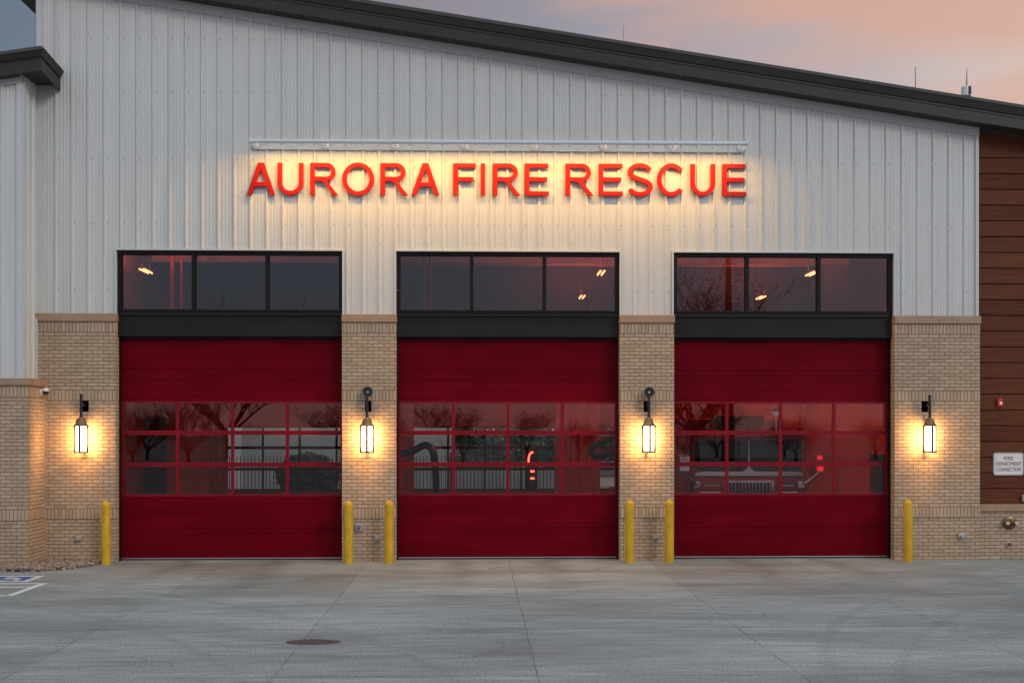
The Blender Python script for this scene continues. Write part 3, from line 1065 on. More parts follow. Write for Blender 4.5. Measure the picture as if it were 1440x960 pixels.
# dark doorways, a pilaster and pipes along the left and rear walls
for x0, x1, zt in ((-9.42, -8.82, 2.9),):
    bx('interior_door', 'bay_dark', FS, x0, x1, 11.30, 11.35, 0.0, zt)
for x, y, r in ((-7.42, 11.1, .07), (-7.25, 11.1, .05), (-8.45, 11.1, .05), (2.55, 11.2, .05), (2.75, 11.2, .05), (2.95, 11.2, .06), (3.2, 11.2, .045), (9.2, 10.9, .06)):
    t = MB()
    t.tube([(x, y, 0), (x, y, 5.1 if x > -8.2 else 3.9)], r, 10)
    t.build('pipe', 'steel_red', FS, smooth=True)
for x, r in ((-7.30, .05), (-7.08, .035), (-1.25, .06), (-1.11, .04)):
    t = MB()
    t.tube([(x, 6.0, 7.2), (x, 6.0, 4.3), (x, 6.1, 4.2), (x, 11.3, 4.2)], r, 10)
    t.build('overhead_pipe', 'steel_red', FS, smooth=True)
bx('storage_locker', 'bay_dark', FS, 9.1, 9.6, 3.6, 4.4, 0.0, 1.95)

# ------------------------------------------------------------------ ceiling lights in the bay
lab = {(-7.5, 4.4): 'lit strip light high in the left bay, nearest the left wall',
       (2.87, 4.4): 'lit strip light of the middle bay, the nearer and higher of two',
       (2.87, 9.4): 'lit strip light of the middle bay, the farther and lower of two',
       (7.75, 4.4): 'lit strip light of the right bay, the nearer and higher of two',
       (7.75, 9.4): 'lit strip light of the right bay, the farther and lower of two'}
first = None
for (x, y), l in lab.items():
    if first is None:
        first = thing('ceiling_light', l, 'ceiling light', (x, y, 6.1), 0, 'strip lights hung in the apparatus bay')
        b = MB()
        b.box(-.09, .09, -.40, .40, 0.025, .07)
        b.build('housing', 'horn_grey', first)
        b = MB()
        b.tube([(-.045, -.36, 0), (-.045, .36, 0)], .017, 8)
        b.build('lamp_tube', 'tube_glow', first)
        b = MB()
        b.tube([(.045, -.36, 0), (.045, .36, 0)], .017, 8)
        b.build('lamp_tube', 'tube_glow', first)
        b = MB()
        b.tube([(0, -.3, .07), (0, -.3, 1.1)], .003, 6)
        b.tube([(0, .3, .07), (0, .3, 1.1)], .003, 6)
        b.build('hanger', 'horn_dark', first)
        ul = bpy.data.lights.new('added_uplight', 'AREA')  # added red light, unseen above the housing, to redden the bay
        ul.shape, ul.size, ul.size_y = 'RECTANGLE', .10, .70
        ul.energy, ul.color = 175.0, (1.0, 0.11, 0.05)
        uo = bpy.data.objects.new('added_uplight', ul)
        COL.objects.link(uo)
        uo.parent = first
        uo.location = (0, 0, .085)
        uo.rotation_euler = (pi, 0, 0)
    else:
        c = copy_tree(first)
        c.location = (x, y, 6.1)
        c['label'] = l

# ------------------------------------------------------------------ letter sign
LY0, LY1 = -.285, -.240
WST = .145


def arc(cx, cy, rx, ry, a0, a1, n=14):
    return [(cx + rx * cos(radians(a0 + (a1 - a0) * k / n)), cy + ry * sin(radians(a0 + (a1 - a0) * k / n))) for k in range(n + 1)]


def glyph(ch, w, h):
    """outline loops (metres), stroke s"""
    s = h * WST
    t = h * .135
    if ch == 'I':
        return [[(0, 0), (w, 0), (w, h), (0, h)]]
    if ch == 'A':
        a = s * 1.06
        m = w / 2
        tw = a * .60
        y0, y1 = h * .27, h * .27 + t
        def xin(y):   # inner edge offset from left at height y
            return a + (m - tw + tw * 2 * 0 - 0) * 0 + (y / h) * (m - tw)
        k = (m - tw)
        yt = h * (m - a) / k if k else h
        yt = min(yt, h * .92)
        return [[(0, 0), (a, 0), (a + k * y0 / h, y0), (w - a - k * y0 / h, y0), (w - a, 0), (w, 0), (m + tw, h), (m - tw, h)],
                [(a + k * y1 / h, y1), (m, yt * .985), (w - a - k * y1 / h, y1)]]
    if ch == 'U':
        r = w / 2
        ry = h * .40
        ri, ryi = r - s, ry - t
        return [[(0, h), (0, ry)] + arc(r, ry, r, ry, 180, 360, 20)[1:-1] + [(w, ry), (w, h), (w - s, h), (w - s, ry)] + arc(r, ry, ri, ryi, 360, 180, 20)[1:-1] + [(s, ry), (s, h)]]
    if ch == 'O':
        return [arc(w / 2, h / 2, w / 2, h / 2 * 1.03, 0, 360, 44)[:-1], arc(w / 2, h / 2, w / 2 - s, h / 2 * 1.03 - t, 0, 360, 44)[:-1]]
    if ch == 'F':
        return [[(0, 0), (s, 0), (s, h * .435), (w * .90, h * .435), (w * .90, h * .435 + t), (s, h * .435 + t), (s, h - t), (w, h - t), (w, h), (0, h)]]
    if ch == 'E':
        y = h * .44
        return [[(0, 0), (w, 0), (w, t), (s, t), (s, y), (w * .93, y), (w * .93, y + t), (s, y + t), (s, h - t), (w * .98, h - t), (w * .98, h), (0, h)]]
    if ch == 'R':
        bw_ = w * .90
        yb = h * .44
        ym = (h + yb) / 2
        ry = (h - yb) / 2
        cxr = bw_ - ry
        outer = [(0, 0), (s, 0), (s, yb), (w * .36, yb), (w * .50, yb - h * .05), (w - s * 1.28, 0), (w, 0), (w * .655, yb - h * .07), (w * .60, yb - h * .0 + .004)]
        outer += arc(cxr, ym, ry, ry, -62, 90, 16) + [(0, h)]
        hole = [(s, yb + t)] + arc(cxr, ym, ry - s * .92, ry - t, -90, 90, 14) + [(s, h - t)]
        return [outer, hole]
    if ch == 'C':
        o = arc(w * .52, h / 2, w * .52, h / 2 * 1.03, 38, 322, 40)
        i = arc(w * .52, h / 2, w * .52 - s, h / 2 * 1.03 - t, 318, 42, 40)
        return [o + i]
    if ch == 'S':
        # centreline then offset
        r1x, r1y = w * .5 - s * .56, h * .255 - t * .36
        top = arc(w * .49, h * 1.015 - t * .5 - r1y, r1x * .96, r1y, 18, 232, 22)
        bot = arc(w * .5, -h * .015 + t * .5 + r1y * 1.05, r1x, r1y * 1.05, 60, -166, 24)
        cl = top + bot
        L, R = [], []
        for k in range(len(cl)):
            a = Vector(cl[max(k - 1, 0)])
            b = Vector(cl[min(k + 1, len(cl) - 1)])
            d = (b - a).normalized()
            n = Vector((-d.y, d.x))
            hw = s * .48
            L.append(tuple(Vector(cl[k]) + n * hw))
            R.append(tuple(Vector(cl[k]) - n * hw))
        return [L + R[::-1]]


def loops_mesh(name, loops, depth, bev=.003):
    cu = bpy.data.curves.new(name, 'CURVE')
    cu.dimensions = '2D'
    cu.fill_mode = 'BOTH'
    cu.extrude = depth / 2
    cu.bevel_depth = bev
    cu.bevel_resolution = 1
    cu.offset = -bev
    for lp in loops:
        sp = cu.splines.new('POLY')
        sp.points.add(len(lp) - 1)
        for p, (x, y) in zip(sp.points, lp):
            p.co = (x, y, 0, 1)
        sp.use_cyclic_u = True
    tmp = bpy.data.objects.new(name, cu)
    COL.objects.link(tmp)
    dg = bpy.context.evaluated_depsgraph_get()
    me = bpy.data.meshes.new_from_object(tmp.evaluated_get(dg))
    bpy.data.objects.remove(tmp)
    bpy.data.curves.remove(cu)
    return me


SIGN = thing('letter_sign', 'row of raised red letters reading AURORA FIRE RESCUE on white siding', 'sign', (0.41, LY0, 6.93))
LET = [(-4.316, -3.782, 'A'), (-3.741, -3.252, 'U'), (-3.128, -2.598, 'R'), (-2.527, -1.925, 'O'), (-1.805, -1.283, 'R'), (-1.221, -0.693, 'A'),
       (-0.437, -0.007, 'F'), (0.087, 0.170, 'I'), (0.316, 0.841, 'R'), (0.922, 1.380, 'E'), (1.691, 2.231, 'R'), (2.326, 2.786, 'E'),
       (2.868, 3.364, 'S'), (3.437, 3.966, 'C'), (4.075, 4.551, 'U'), (4.687, 5.143, 'E')]
LH = .6116
for a, c, ch in LET:
    a, c = a * 1.0059, c * 1.0059
    me = loops_mesh('letter', glyph(ch, c - a, LH), LY1 - LY0)
    me.transform(Matrix.Rotation(radians(90), 4, 'X'))
    me.materials.clear()
    me.materials.append(M['sign_red'])
    zc_ = 6.936 + (a + 4.3) * .0036
    me.transform(Matrix.Translation((a - .41, .0225, zc_ - 6.93)))
    o = link('letter', me, SIGN, label=f'red letter {ch}')
    # stand-off studs
    st_ = MB()
    for fx, fz in ((.12, .12), (.12, .9), (.88, .1 if ch in 'RAEU' else .9)):
        X = (c - a) * fx + a - .41
        st_.tube([(X, .03, zc_ - 6.93 + LH * fz), (X, MF - LY0 - .0, zc_ - 6.93 + LH * fz)], .006, 6)
    st_.build('stud', 'galvanised', o)

# ------------------------------------------------------------------ sign light bar
LB = thing('sign_light', 'long pale grey tube light on round mounts above the red letters', 'light fixture', (0.45, -.25, 7.9))
TY, TZ, TR = -.53, -.055, .040     # tube axis relative
b = MB()
x0, x1 = -4.61, 4.60
sag = .0018
# open tube: shell with a slot facing the wall and the letters
n = 16
angs = [radians(-12 + 276 * k / (n - 1)) for k in range(n)]
ring0 = []
for xx in (x0, x1):
    i = len(b.v)
    for a in angs:
        b.v.append((xx, TY + TR * cos(a), TZ + TR * sin(a) + (xx) * sag))
    for a in reversed(angs):
        b.v.append((xx, TY + (TR - .005) * cos(a), TZ + (TR - .005) * sin(a) + (xx) * sag))
    ring0.append(i)
i0, i1 = ring0
nn = 2 * n
for k in range(nn):
    k2 = (k + 1) % nn
    b.f.append((i0 + k, i1 + k, i1 + k2, i0 + k2))
    b.m.append(0)
b.build('tube', 'tube_grey', LB, smooth=True)
for xx in (x0, x1):
    e = MB()
    e.tube([(xx - .01, TY, TZ + xx * sag), (xx + .01, TY, TZ + xx * sag)], TR + .003, 20)
    e.build('end_cap', 'tube_grey', LB, smooth=True)
bx('mounting_strip', 'siding_trim', LB, -4.68, 4.68, .004, .018, -.092, -.018)
for k in range(8):
    xx = -4.63 + k * 9.26 / 7
    d = MB()
    d.lathe([(.075, -.003), (.075, .012), (.055, .026), (.02, .03)], (xx, 0.004, -.01), 'Y', 20)
    mo = d.build('mount_disc', 'white_metal', LB, smooth=True)
    ar = MB()
    ar.tube([(xx, -.02, -.01), (xx, -.12, .0), (xx, TY + .08, TZ + TR + .035 + xx * sag), (xx, TY, TZ + TR + .025 + xx * sag), (xx, TY, TZ + TR - .01 + xx * sag)], .010, 8)
    ar.build('arm', 'white_metal', mo, smooth=True)
    cl = MB()
    cl.tube([(xx - .012, TY, TZ + xx * sag), (xx + .012, TY, TZ + xx * sag)], TR + .004, 18)
    cl.build('clamp', 'tube_grey', mo, smooth=True)
for k in range(1):
    al = bpy.data.lights.new('sign_lamp', 'AREA')
    al.shape, al.size, al.size_y = 'RECTANGLE', 9.1, .02
    al.energy, al.color = 225.0, (1.0, 0.52, 0.11)
    al.spread = radians(180)
    ao = bpy.data.objects.new('sign_lamp', al)
    COL.objects.link(ao)
    ao.parent = LB
    ao.location = (0, TY + .012, TZ - .012)
    ao.rotation_euler = (radians(-5), 0, 0)

# ------------------------------------------------------------------ wall lanterns


def lantern():
    r = thing('wall_lantern', '', 'wall lantern', (0, 0, 0))
    b = MB()
    b.box(-.075, .075, .0, .045, .26, .50)
    b.build('wall_plate', 'bronze_metal', r, bevel=.012)
    b = MB()
    b.tube([(0, .02, .38), (0, -.14, .40), (0, -.22, .46), (0, -.25, .53)], [.018, .018, .018, .02], 10)
    b.tube([(0, -.25, .56), (0, -.25, .15)], [.026, .026], 12)
    b.lathe([(.02, .56), (.030, .565), (.030, .585), (.012, .60)], (0, -.25, 0), 'Z', 14)
    b.build('arm', 'bronze_metal', r, smooth=True)
    b = MB()
    b.lathe([(.130, .0), (.132, .018), (.115, .03), (.098, .055), (.092, .09), (.085, .10), (.080, .125), (.055, .135), (.045, .16), (.03, .17)], (0, -.25, 0), 'Z', 32)
    b.build('cap', 'bronze_cap', r, smooth=True)
    b = MB()
    i0_ = b.ring(Vector((0, -.25, -.475)), Vector((1, 0, 0)), Vector((0, 1, 0)), .098, 32)
    i1_ = b.ring(Vector((0, -.25, .0)), Vector((1, 0, 0)), Vector((0, 1, 0)), .098, 32)
    for k in range(32):
        b.f.append((i0_ + k, i0_ + (k + 1) % 32, i1_ + (k + 1) % 32, i1_ + k))
        b.m.append(0)
    b.build('glass', 'lantern_glow', r, smooth=True)
    for yaw in (-42, 42):
        ll = bpy.data.lights.new('lantern_lamp', 'AREA')
        ll.shape, ll.size, ll.size_y = 'RECTANGLE', .08, .36
        ll.energy, ll.color = 20.0, (1.0, 0.50, 0.15)
        lo_ = bpy.data.objects.new('lantern_lamp', ll)
        COL.objects.link(lo_)
        lo_.parent = r
        lo_.location = (-.03 if yaw > 0 else .03, -.28, -.22)
        lo_.rotation_euler = (radians(82), 0, radians(yaw))
    for k in range(4):
        a = pi / 2 * k - pi / 2 + radians(4)
        q = MB()
        q.tube([(.116 * cos(a), -.25 + .116 * sin(a), -.48), (.116 * cos(a), -.25 + .116 * sin(a), .01)], .019, 8)
        q.build('bar', 'bronze_metal', r, smooth=True)
    b = MB()
    rg = [(.098, -.478), (.098, -.502), (.130, -.502), (.132, -.478)]
    n_ = 32
    for k in range(n_):
        a0, a1 = 2 * pi * k / n_, 2 * pi * (k + 1) / n_
        for (r0, z0), (r1, z1) in zip(rg, rg[1:] + rg[:1]):
            b.quad((r0 * cos(a0), -.25 + r0 * sin(a0), z0), (r0 * cos(a1), -.25 + r0 * sin(a1), z0), (r1 * cos(a1), -.25 + r1 * sin(a1), z1), (r1 * cos(a0), -.25 + r1 * sin(a0), z1))
    b.build('base', 'bronze_metal', r)
    return r


LA = [(-7.363, 'black lantern glowing on the far left brick pier beside the gravel'),
      (-2.049, 'black lantern glowing on the pier between left and middle doors'),
      (3.263, 'black lantern glowing on the pier between middle and right doors'),
      (8.632, 'black lantern glowing on the wide brick pier beside the wood siding')]
l0 = lantern()
for i, (x, lb) in enumerate(LA):
    o = l0 if i == 0 else copy_tree(l0)
    o.location = (x, BF, 2.565)
    o['label'], o['group'] = lb, 'wall lanterns on the brick piers'

# ------------------------------------------------------------------ bollards
BO = [(-6.867, 'yellow bollard standing alone at the left edge of the left door'),
      (-2.383, 'yellow bollard at the right edge of the left door'),
      (-1.628, 'yellow bollard at the left edge of the middle door'),
      (2.886, 'yellow bollard at the right edge of the middle door'),
      (3.631, 'yellow bollard at the left edge of the right door'),
      (8.173, 'yellow bollard standing alone at the right edge of the right door')]
b0 = None
for i, (x, lb) in enumerate(BO):
    if b0 is None:
        b = MB()
        R_ = .086
        b.lathe([(R_, -.02), (R_, 1.085), (R_ * .985, 1.10), (R_ * .93, 1.12), (R_ * .80, 1.145), (R_ * .55, 1.165), (R_ * .25, 1.175), (.003, 1.177)], (0, 0, 0), 'Z', 36)
        b0 = b.build('bollard', 'bollard_paint', None, smooth=True)
        o = b0
    else:
        o = b0.copy()
        COL.objects.link(o)
    o.location = (x, -.65, 0)
    o.rotation_euler = (radians(random.uniform(-.4, .4)), radians(random.uniform(-.5, .5)), i * 1.1)
    tag(o, lb, 'bollard', 'yellow bollards guarding the doors')

# ------------------------------------------------------------------ horn speakers, camera, outlets, alarm, sign
s0 = None
for x, lb in ((-2.045, 'round grey horn speaker above the lantern between left and middle doors'),
              (3.285, 'round grey horn speaker above the lantern between middle and right doors')):
    if s0 is None:
        s0 = thing('horn_speaker', lb, 'speaker', (0, 0, 0), 0, 'horn speakers on the brick piers')
        b = MB()
        b.lathe([(.03, .02), (.04, .06), (.055, .10), (.085, .14), (.103, .165), (.106, .17), (.100, .172), (.08, .150), (.05, .115), (.035, .09)], (0, 0, 0), 'Y', 36)
        b.build('horn', 'horn_grey', s0, smooth=True)
        b = MB()
        b.lathe([(.078, .1485), (.05, .117), (.03, .10)], (0, 0, 0), 'Y', 30)
        b.build('throat', 'horn_dark', s0, smooth=True)
        b = MB()
        b.lathe([(.024, .09), (.026, .14), (.020, .155), (.006, .16)], (0, 0, 0), 'Y', 20)
        b.build('driver_cone', 'galvanised', s0, smooth=True)
        b = MB()
        b.box(-.05, .05, -.03, 0, -.06, .06)
        b.build('bracket', 'horn_grey', s0, bevel=.006)
        o = s0
    else:
        o = copy_tree(s0)
        o['label'] = lb
    o.location = (x, BF, 3.205)

sc_ = thing('security_camera', 'small white dome camera on the corner brick return', 'camera', (WX + .006, -.52, 3.20))
b = MB()
b.lathe([(.06, -.0), (.06, .03), (.05, .045)], (0.0, 0, .0), 'Z', 20)
b.box(-.0, .03, -.05, .05, -.06, .05)
b.tube([(.02, 0, .03), (.12, -.02, .05)], .035, 14)
b.build('housing', 'white_metal', sc_, smooth=True)
b = MB()
b.lathe([(.002, -.075), (.035, -.062), (.052, -.035), (.056, .0), (.058, .004)], (.10, -.02, .01), 'Z', 20)
b.build('dome', 'truck_glass', sc_, smooth=True)
b = MB()
b.lathe([(.064, .0), (.066, .02), (.05, .05), (.02, .065)], (.10, -.02, .012), 'Z', 20)
b.box(.09, .20, -.06, .02, .045, .055)
b.build('hood', 'white_metal', sc_, smooth=True)

p0 = None
for x, z, lb in ((-7.491, .448, 'small grey hose bibb low on the far left pier beside gravel'),
                 (-1.882, .446, 'small grey hose bibb low between the paired bollards of left and middle doors'),
                 (3.428, .446, 'small grey hose bibb low between the bollards of middle and right doors'),
                 (9.336, .455, 'small grey hose bibb low on the wide pier beside the wood siding')):
    if p0 is None:
        p0 = thing('wall_hydrant', lb, 'hose bibb', (0, 0, 0), 0, 'hose bibbs low on the piers')
        b = MB()
        b.box(-.065, .065, -.035, .0, -.055, .055)
        b.build('box', 'galvanised', p0, bevel=.012)
        b = MB()
        b.lathe([(.022, .03), (.026, .06), (.024, .09), (.012, .095)], (.005, 0, -.012), 'Y', 16)
        b.build('spout', 'galvanised', p0, smooth=True)
        b = MB()
        b.tube([(-.055, -.03, .03), (-.075, -.05, .06)], .012, 8)
        b.tube([(.055, -.03, .01), (.085, -.035, .012)], .009, 8)
        b.build('key', 'galvanised', p0, smooth=True)
        o = p0
    else:
        o = copy_tree(p0)
        o['label'] = lb
    o.location = (x, BF + .008, z)
o = thing('outlet_box', 'square grey electrical outlet cover beside a bollard right of left door', 'outlet', (-2.225, BF + .008, .655))
b = MB()
b.box(-.075, .075, -.02, 0, -.09, .075)
b.build('back_plate', 'galvanised', o, bevel=.006)
b = MB()
b.box(-.058, .058, -.06, -.02, -.06, .055)
b.build('cover', 'galvanised', o, bevel=.012)
b = MB()
b.box(-.02, .02, -.066, -.06, -.03, -.01)
b.box(-.045, .045, -.065, -.06, .01, .02)
b.build('latch', 'horn_dark', o)
b = MB()
b.tube([(0.05, -.01, .075), (.05, -.01, .135)], .012, 8)
b.build('conduit', 'galvanised', o, smooth=True)

# wall sign
ws_ = thing('wall_sign', 'white maroon bordered sign reading FIRE DEPARTMENT CONNECTION on wood siding', 'sign', (10.315, -.162, 1.835))


def rrect(w, h, r, n=6):
    p = []
    for cx, cy, a in ((w / 2 - r, h / 2 - r, 0), (-w / 2 + r, h / 2 - r, 90), (-w / 2 + r, -h / 2 + r, 180), (w / 2 - r, -h / 2 + r, 270)):
        p += [(cx + r * cos(radians(a + 90 * k / n)), cy + r * sin(radians(a + 90 * k / n))) for k in range(n + 1)]
    return p


b = MB()
b.prism(rrect(.60, .445, .05), 0, .004)
b.build('panel', 'sign_white', ws_)


def flat(name, loops, mat, parent, y):
    me = loops_mesh(name, loops, .002, 0)
    me.transform(Matrix.Rotation(radians(90), 4, 'X'))
    me.transform(Matrix.Translation((0, y, 0)))
    me.materials.clear()
    me.materials.append(M[mat])
    return link(name, me, parent)


flat('border', [rrect(.585, .43, .045), rrect(.565, .41, .038)], 'sign_maroon', ws_, -.0015)


def text_mesh(txt, size, width=None):
    cu = bpy.data.curves.new('lettering', 'FONT')
    cu.body, cu.size, cu.align_x, cu.align_y = txt, size, 'CENTER', 'CENTER'
    cu.extrude = .0012
    t = bpy.data.objects.new('lettering', cu)
    COL.objects.link(t)
    me = bpy.data.meshes.new_from_object(t.evaluated_get(bpy.context.evaluated_depsgraph_get()))
    bpy.data.objects.remove(t)
    xs_ = [v.co.x for v in me.vertices]
    if width:
        s = width / (max(xs_) - min(xs_))
        me.transform(Matrix.Diagonal((s, 1, 1, 1)))
    me.transform(Matrix.Rotation(radians(90), 4, 'X'))
    return me


for txt, dz, wdt in (('FIRE', .107, .185), ('DEPARTMENT', 0.0, .505), ('CONNECTION', -.107, .475)):
    me = text_mesh(txt, .105, wdt)
    me.materials.clear()
    me.materials.append(M['sign_maroon'])
    me.transform(Matrix.Translation((0, -.0015, dz)))
    link('lettering', me, ws_, label=f'maroon word {txt}')
for sx, sz in ((0, .2), (0, -.2)):
    b = MB()
    b.lathe([(.010, 0), (.010, .004), (.004, .006)], (sx, 0, sz), 'Y', 10)
    b.build('screw', 'galvanised', ws_)

al_ = thing('fire_alarm_strobe', 'small red fire alarm strobe on the wood siding', 'alarm', (10.14, -.150, 3.02))
b = MB()
b.box(-.055, .055, -.055, 0, -.085, .085)
b.build('housing', 'alarm_red', al_, bevel=.014)
b = MB()
b.box(-.022, .03, -.075, -.056, -.035, .02)
b.build('lens', 'lens_clear', al_, bevel=.006)

fd = thing('fire_department_connection', 'round brass twin inlet fire connection on the low right brick wall', 'fire inlet', (10.31, -.19, .70))
b = MB()
b.lathe([(.135, 0), (.135, .012), (.125, .02), (.06, .024)], (0, 0, 0), 'Y', 36)
b.build('wall_plate', 'brass', fd, smooth=True)
for sx in (-1, 1):
    b = MB()
    b.tube([(.0, -.01, -.02), (sx * .03, -.07, -.01), (sx * .065, -.12, 0)], [.05, .045, .04], 16)
    b.tube([(sx * .062, -.115, 0), (sx * .082, -.15, .004)], [.048, .048], 18)
    i_ = b.build('inlet', 'brass', fd, smooth=True)
    b = MB()
    b.tube([(sx * .082, -.15, .004), (sx * .090, -.164, .005)], [.040, .034], 18)
    b.build('plug', 'chrome', i_, smooth=True)
fv = thing('drain_valve', 'small round drain outlet below the brass fire connection', 'valve', (10.30, -.19, .29))
b = MB()
b.lathe([(.045, 0), (.045, .012), (.03, .016)], (0, 0, 0), 'Y', 20)
b.build('flange', 'galvanised', fv, smooth=True)
b = MB()
b.tube([(0, -.01, 0), (.01, -.06, 0), (.03, -.085, -.02)], [.026, .026, .024], 12)
b.build('elbow', 'brass', fv, smooth=True)
jb = thing('junction_box', 'small grey box at the right frame edge above the stone sill', 'electrical box', (10.62, -.16, 1.17))
b = MB()
b.box(-.05, .05, -.05, 0.02, -.065, .065)
b.build('box', 'galvanised', jb, bevel=.006)
b = MB()
b.box(-.04, .04, -.056, -.05, -.055, .055)
b.build('cover', 'galvanised', jb, bevel=.002)

# manhole
mh = thing('drain_cover', 'rusty oval drain cover set in the concrete apron', 'drain cover', (-1.91, -9.07, 0))
mh.scale = (.80, .42, 1)
b = MB()
b.lathe([(.40, .0), (.40, .006), (.365, .007), (.36, .002)], (0, 0, 0), 'Z', 48)
b.build('ring', 'rust_iron', mh)
b = MB()
b.lathe([(.355, .0), (.355, .008)], (0, 0, 0), 'Z', 48)
rr = random.Random(2)
for ix in range(-7, 8):
    for iy in range(-7, 8):
        x, y = ix * .046, iy * .046
        if x * x + y * y < .33 ** 2 and rr.random() < .8:
            b.box(x - .014, x + .014, y - .014, y + .014, .0075, .012)
b.build('lid', 'rust_iron', mh)

# ------------------------------------------------------------------ roof equipment
for x, h, r, lb in ((8.77, .80, .012, 'thin plain whip antenna on the roof, left of the drum siren'),
                    (2.92, .70, .006, 'faint short whip antenna near the middle of the roof edge')):
    zb = ztopf(x) + .02
    an = thing('antenna', lb, 'antenna', (x, .6, zb), 0)
    b = MB()
    b.tube([(0, 0, -.03), (0, 0, .12)], .022, 10)
    b.build('base', 'horn_grey', an, smooth=True)
    b = MB()
    b.tube([(0, 0, .1), (0, 0, h)], [r, r * .5], 8)
    b.build('whip', 'horn_grey', an, smooth=True)
x = 9.87
si = thing('roof_siren', 'pale drum shaped siren with a thin mast on the roof edge', 'siren', (x, .8, ztopf(x) + .02))
b = MB()
for dx, dy in ((-.07, 0), (.07, .03), (.0, -.07)):
    b.tube([(dx, dy, -.03), (dx, dy, .43)], .012, 6)
b.build('stand', 'galvanised', si)
b = MB()
b.lathe([(.10, .42), (.105, .435), (.10, .442)], (0, 0, 0), 'Z', 20)
b.build('tray', 'rust_iron', si, smooth=True)
b = MB()
b.lathe([(.085, .445), (.085, .62), (.07, .635)], (0, 0, 0), 'Z', 20)
b.build('drum', 'white_metal', si, smooth=True)
b = MB()
b.box(.03, .075, -.095, -.055, .46, .62)
b.build('side_box', 'horn_dark', si)
b = MB()
b.tube([(.02, 0, .62), (.02, 0, .70), (.025, 0, 1.0)], [.018, .012, .006], 8)
b.build('mast', 'horn_grey', si)

# ------------------------------------------------------------------ exhaust hoses in the bays
h = MB()
pts = [(-2.0, 5.2, 2.05), (-1.75, 5.1, 2.15), (-1.35, 5.0, 2.28), (-1.1, 5.0, 2.32), (-1.0, 5.0, 2.15), (-1.35, 5.0, 2.06), (-1.62, 5.05, 2.02), (-1.3, 5.0, 2.08), (-1.05, 5.0, 2.0), (-.93, 5.0, 1.7), (-.9, 5.0, 1.0), (-.9, 5.0, .2)]


def smoothpath(p, n=6):
    P = [Vector(q) for q in p]
    out = []
    for i in range(len(P) - 1):
        p0, p1, p2, p3 = P[max(i - 1, 0)], P[i], P[i + 1], P[min(i + 2, len(P) - 1)]
        for k in range(n):
            t = k / n
            out.append(0.5 * ((2 * p1) + (-p0 + p2) * t + (2 * p0 - 5 * p1 + 4 * p2 - p3) * t * t + (-p0 + 3 * p1 - 3 * p2 + p3) * t ** 3))
    out.append(P[-1])
    return out


hA = [(-2.5, 5.0, 6.9), (-2.35, 5.0, 4.0), (-2.15, 5.0, 2.5), (-1.85, 5.0, 1.98), (-1.5, 5.0, 2.0), (-1.2, 5.0, 2.14), (-1.02, 5.0, 2.02), (-.95, 5.0, 1.6), (-.93, 5.0, .9), (-.92, 5.0, .15)]
h.tube(smoothpath(hA), .085, 12)
e1 = thing('exhaust_hose', 'black exhaust hose hanging in a bend inside the left of the middle door', 'hose')
h.build('hose', 'hose_black', e1, smooth=True)
h = MB()
h.tube([(-1.06, 4.985, 2.10), (-.98, 4.985, 1.97)], [.092, .092], 14)
h.build('coupling', 'brass', e1, smooth=True)
h = MB()
h.tube(smoothpath([(4.3, 7.4, 6.9), (4.2, 7.4, 3.6), (3.9, 7.4, 2.6), (3.3, 7.4, 2.25), (2.95, 7.4, 2.05), (3.05, 7.4, 1.85), (3.5, 7.4, 1.95), (4.0, 7.4, 2.15), (4.4, 7.4, 2.25)]), .10, 12)
e2 = thing('exhaust_hose', 'black exhaust hose looped inside the right edge of the middle door', 'hose')
h.build('hose', 'hose_black', e2, smooth=True)
e1['group'] = e2['group'] = 'exhaust hoses hung in the bays'

# red lit sign in the middle bay
nl = thing('red_status_light', 'glowing red bent tube light with two short bars in the middle bay', 'light', (1.33, 6.0, 1.83))
b = MB()
b.tube([(-.02, -.05, .1), (-.02, -.05, -1.0)], .02, 8)
b.box(-.14, .16, -.02, .02, -.75, .22)
b.tube([(0, 0, -.7), (0, 0, -1.83)], .03, 8)
b.build('backing', 'horn_dark', nl)
b = MB()
b.tube([(.05, -.06, .13), (.0, -.06, .12), (-.045, -.06, .06), (-.06, -.06, -.05), (-.055, -.06, -.13), (-.02, -.06, -.155), (.07, -.06, -.155)], .022, 8)
b.build('bent_tube', 'red_glow', nl)
for zz in (-.33, -.50):
    b = MB()
    b.tube([(-.02, -.06, zz), (.08, -.06, zz)], .022, 8)
    b.build('bar', 'red_glow', nl)

# ------------------------------------------------------------------ fire engine in the right bay
FT = thing('fire_engine', 'red fire engine parked nose out behind the right door', 'fire engine', (5.72, 1.9, 0))
b = MB()


def rslab(b, w, y0, y1, z0, z1, r=.12):
    pts = []
    for cx, cz, a in ((w / 2 - r, z1 - r, 0), (-w / 2 + r, z1 - r, 90), (-w / 2 + .03, z0 + .03, 180), (w / 2 - .03, z0 + .03, 270)):
        rr_ = r if a in (0, 90) else .03
        pts += [(cx + rr_ * cos(radians(a + 15 * k)), cz + rr_ * sin(radians(a + 15 * k))) for k in range(7)]
    b.prism(pts, y0, y1)


